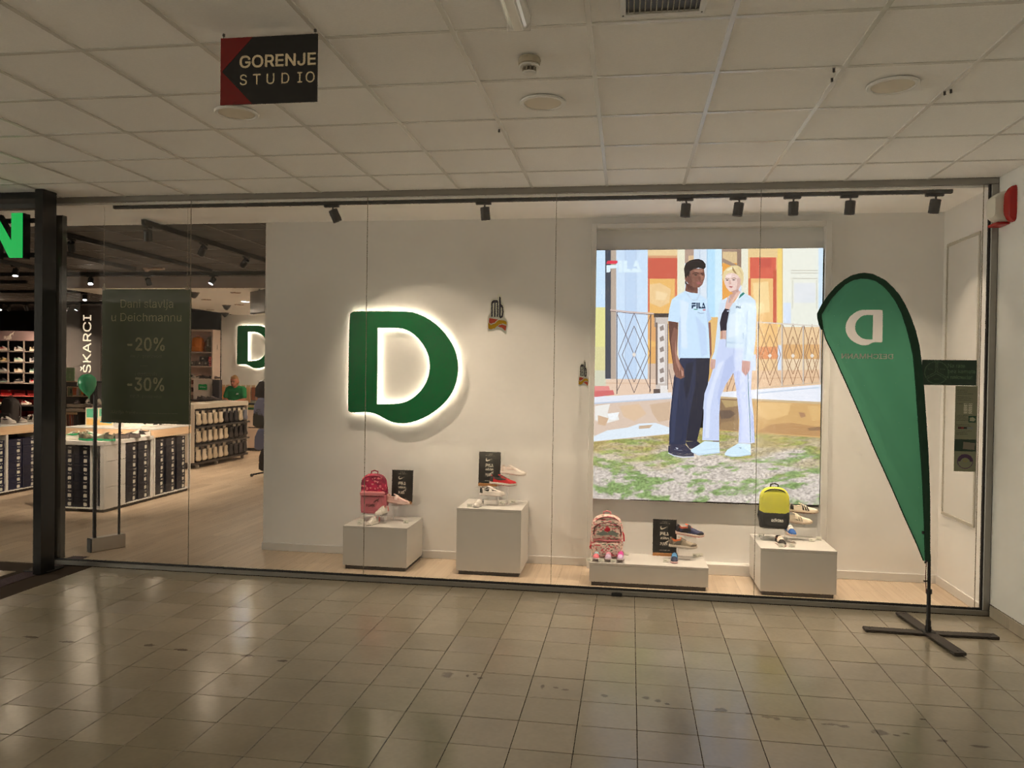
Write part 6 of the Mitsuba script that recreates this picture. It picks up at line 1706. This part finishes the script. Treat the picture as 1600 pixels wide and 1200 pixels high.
for s in (-1, 1):
    obj('eye', moved(trimesh.creation.icosphere(2, .011), move(*J(s * .03, -.2, 1.49))), MC(60, 40, 34, rough=.3), t, smooth=True)
    obj('eyebrow', path_tube([J(s * .048, -.192, 1.512), J(s * .03, -.206, 1.516), J(s * .013, -.207, 1.511)], .005, 6), MC(110, 76, 50), t)
    obj('trouser_leg', body_mesh([bone((J(s * .1, 0, .9), .118), (J(s * .1, -.01, .5), .08)), bone((J(s * .1, -.01, .5), .08), (J(s * .1, .02, .1), .065))], .04, 4), MC(26, 26, 30), t, smooth=True)
    obj('shoe', body_mesh([bone((J(s * .1, .03, .05), .05), (J(s * .105, -.13, .04), .04))], .03, 3), 'black', t, smooth=True)
obj('mouth', path_tube([J(-.022, -.205, 1.428), J(0, -.211, 1.426), J(.022, -.205, 1.428)], .006, 6), MC(150, 80, 70), t)
solo('phone', box(px_ - .05, px_ + .05, py_ - .36, py_ - .348, .99, 1.08, .004), 'black', 'dark slip held in the hands of the person at the desk', 'phone')

# ------------------------------------------------------------------ wall shelves left of the far letter
t = thing('shelf_unit', 'white wall unit with bags and boxes left of the far lit letter', 'shelf unit')
wy = 16.85
obj('back_panel', box(-10.9, -9.42, wy + .1, wy + .12, 0, 2.68), MC(224, 200, 190), t)
obj('top_board', box(-10.9, -9.42, wy - .22, wy + .1, 2.63, 2.68, .004), MC(216, 196, 182), t)
for z in (2.165, 1.84, 1.55, .86):
    obj('shelf', box(-10.9, -9.42, wy - .22, wy + .1, z - .025, z, .004), MC(232, 214, 202), t)
obj('side_panel', box(-9.45, -9.42, wy - .22, wy + .1, 0, 2.68), MC(220, 198, 186), t)
for i in range(7):
    obj('slat', box(-10.9, -9.45, wy + .085, wy + .1, 1.0 + .07 * i, 1.055 + .07 * i, .003), MC(222, 202, 190), t)
for x, w, h, c, lab in ((-9.86, .25, .35, (226, 130, 20), 'orange backpack on the white wall unit'), (-9.62, .16, .27, (150, 104, 84), 'small brown bag between the orange and olive backpacks'), (-9.52, .2, .35, (86, 78, 60), 'olive backpack with white lettering on the white wall unit')):
    t = thing('backpack', lab, 'backpack', 'backpacks inside the shop')
    bc = MC(*c)
    ex = [('lettering', moved(text('adidas', .045, 0, 0, 0, .003, True, w=.2, center=True), move(-.03, -.075, .19) @ rot([0, 1, 0], -90)), MC(220, 216, 204), False)] if h > .3 and c[2] == 60 else []
    backpack(t, at(x, wy - .1 + (.06 if h < .3 else 0), 2.166), w, h, .14, bc, bc, 0, .13, MC(60, 50, 40), bc, bc, ex)
for i, (x, z, c, lab) in enumerate(((-9.88, 1.841, (96, 84, 82), 'grey box with a white dot on the white wall unit, left'), (-9.7, 1.841, (104, 92, 90), 'grey box with a white dot on the white wall unit, middle'), (-9.62, 1.95, (60, 50, 50), 'dark box with a white dot on the white wall unit, top'), (-9.55, 1.841, (84, 72, 72), 'grey box with a white dot on the white wall unit, right'), (-9.46, 1.841, (206, 52, 56), 'red and white patterned box on the white wall unit, lower'), (-9.43, 1.95, (206, 52, 56), 'red and white patterned box on the white wall unit, upper'))):
    t = thing('shoe_box', lab, 'box', 'boxes on the white wall unit')
    w = .17 if i < 4 else .12
    x = x - .06
    yy = wy - .2 + (.004 * i)
    obj('body', box(x - w / 2, x + w / 2, yy, yy + .2, z, z + .105, .003), MC(*c), t)
    if i < 4:
        obj('dot', slab(sg.Point(x, z + .06).buffer(.022), yy - .002, yy), MC(236, 230, 222), t)
    else:
        for k in range(5):
            obj('white_patch', slab(sg.Point(x - .04 + .02 * k, z + .03 + .05 * (k % 2)).buffer(.011), yy - .002, yy), MC(240, 226, 220), t)
for i in range(3):
    put((BWH, GRY, GRY)[i], 'trainer', f'small shoe on the wall unit above the green counter card, {ORD[i + 1]} from the left', 'shoe', at(-9.95 + i * .26, wy - .1, 1.551, -6), 'shoes on the white wall unit')
for i in range(4):
    solo('accessory_pack', box(-10.02, -9.9, wy - .1, wy - .02, .9 + .17 * i, 1.0 + .17 * i, .004), MC(*[(70, 34, 30), (120, 100, 92), (60, 30, 28), (110, 60, 50)][i]), f'small dark pack hanging on the wall unit, {ORD[4 - i]} from the top', 'pack', 'packs on the wall unit')
# counter card and shoes in front of the desk
t = thing('counter_display', 'white counter display with a green card and dark shoes, left of the person', 'display stand')
cy = 14.9
obj('plinth', box(-9.1, -8.36, cy + .02, cy + .4, 0, 1.1, .004), MC(226, 208, 196), t)
obj('top_board', box(-9.12, -8.34, cy - .02, cy + .4, 1.1, 1.135, .004), MC(50, 40, 38), t)
obj('backboard', box(-9.04, -8.56, cy + .3, cy + .32, 1.135, 1.56, .003), MC(230, 216, 206), t)
obj('green_card', box(-8.92, -8.73, cy + .29, cy + .3, 1.33, 1.45), MC(20, 130, 66), t)
obj('card_lettering', text('DEICHMANN', .02, -8.825, 1.38, cy + .288, .001, True, w=.15, center=True), MC(226, 236, 226), t)
obj('dark_carton', box(-8.56, -8.4, cy + .2, cy + .32, 1.136, 1.55, .004), MC(44, 40, 46), t)
for i in range(2):
    put(GRY, 'trainer', f'dark flat shoe on the counter display, {["left", "right"][i]} one', 'shoe', at(-8.7 + i * .22, cy + .1, 1.136, -8), 'shoes on the counter display')

# ------------------------------------------------------------------ clothes stand at the edge of the window wall
t = thing('clothes_stand', 'black stand with bags and shirts at the edge of the window wall', 'stand')
ax, ay = -5.9, 12.2
obj('pole', tube((ax, ay, .05), (ax, ay, 1.62), .016, 12), 'black', t)
for i in range(4):
    a = i * PI / 2 + .5
    obj('leg', tube((ax, ay, .08), (ax + .26 * math.cos(a), ay + .26 * math.sin(a), .03), .014, 8), 'black', t)
    obj('castor', moved(trimesh.creation.icosphere(2, .026), move(ax + .26 * math.cos(a), ay + .26 * math.sin(a), .026)), 'dark_grey', t, smooth=True)
for z in (1.58, 1.0, .52):
    obj('arm', tube((ax - .2, ay, z), (ax + .2, ay, z), .008, 8), 'steel', t)
hang = [('bag', (-.05, 1.3), .26, .28, (34, 30, 34), 'black bag, topmost on the clothes stand'), ('shirt', (-.06, .98), .28, .34, (116, 120, 150), 'pale blue folded garment on the clothes stand'), ('bag', (-.1, .82), .22, .36, (52, 52, 48), 'dark olive bag at the middle of the clothes stand'), ('shirt', (-.07, .44), .22, .36, (84, 92, 124), 'blue garment low on the clothes stand'), ('bag', (.0, .1), .2, .4, (16, 15, 17), 'black bag at the foot of the clothes stand')]
for nm, (dx, z), w, h, c, lab in hang:
    t = thing('hanging_' + nm, lab, nm, 'wares on the clothes stand')
    bc = MC(*c)
    o = [(-w / 2, .03), (-w / 4, 0), (w / 4, 0), (w / 2, .04), (w * .46, h * .6), (w * .2, h), (-w * .2, h), (-w * .48, h * .6)]
    obj('body', moved(pillow(o, .12, .3, 5, res=40), move(ax + dx, ay - .11, z)), bc, t, smooth=45)
    obj('loop', path_tube([(ax + dx - .05, ay - .1, z + h - .02), (ax + dx, ay - .06, z + h + .03), (ax + dx + .05, ay - .1, z + h - .02)], .006, 6), bc, t)
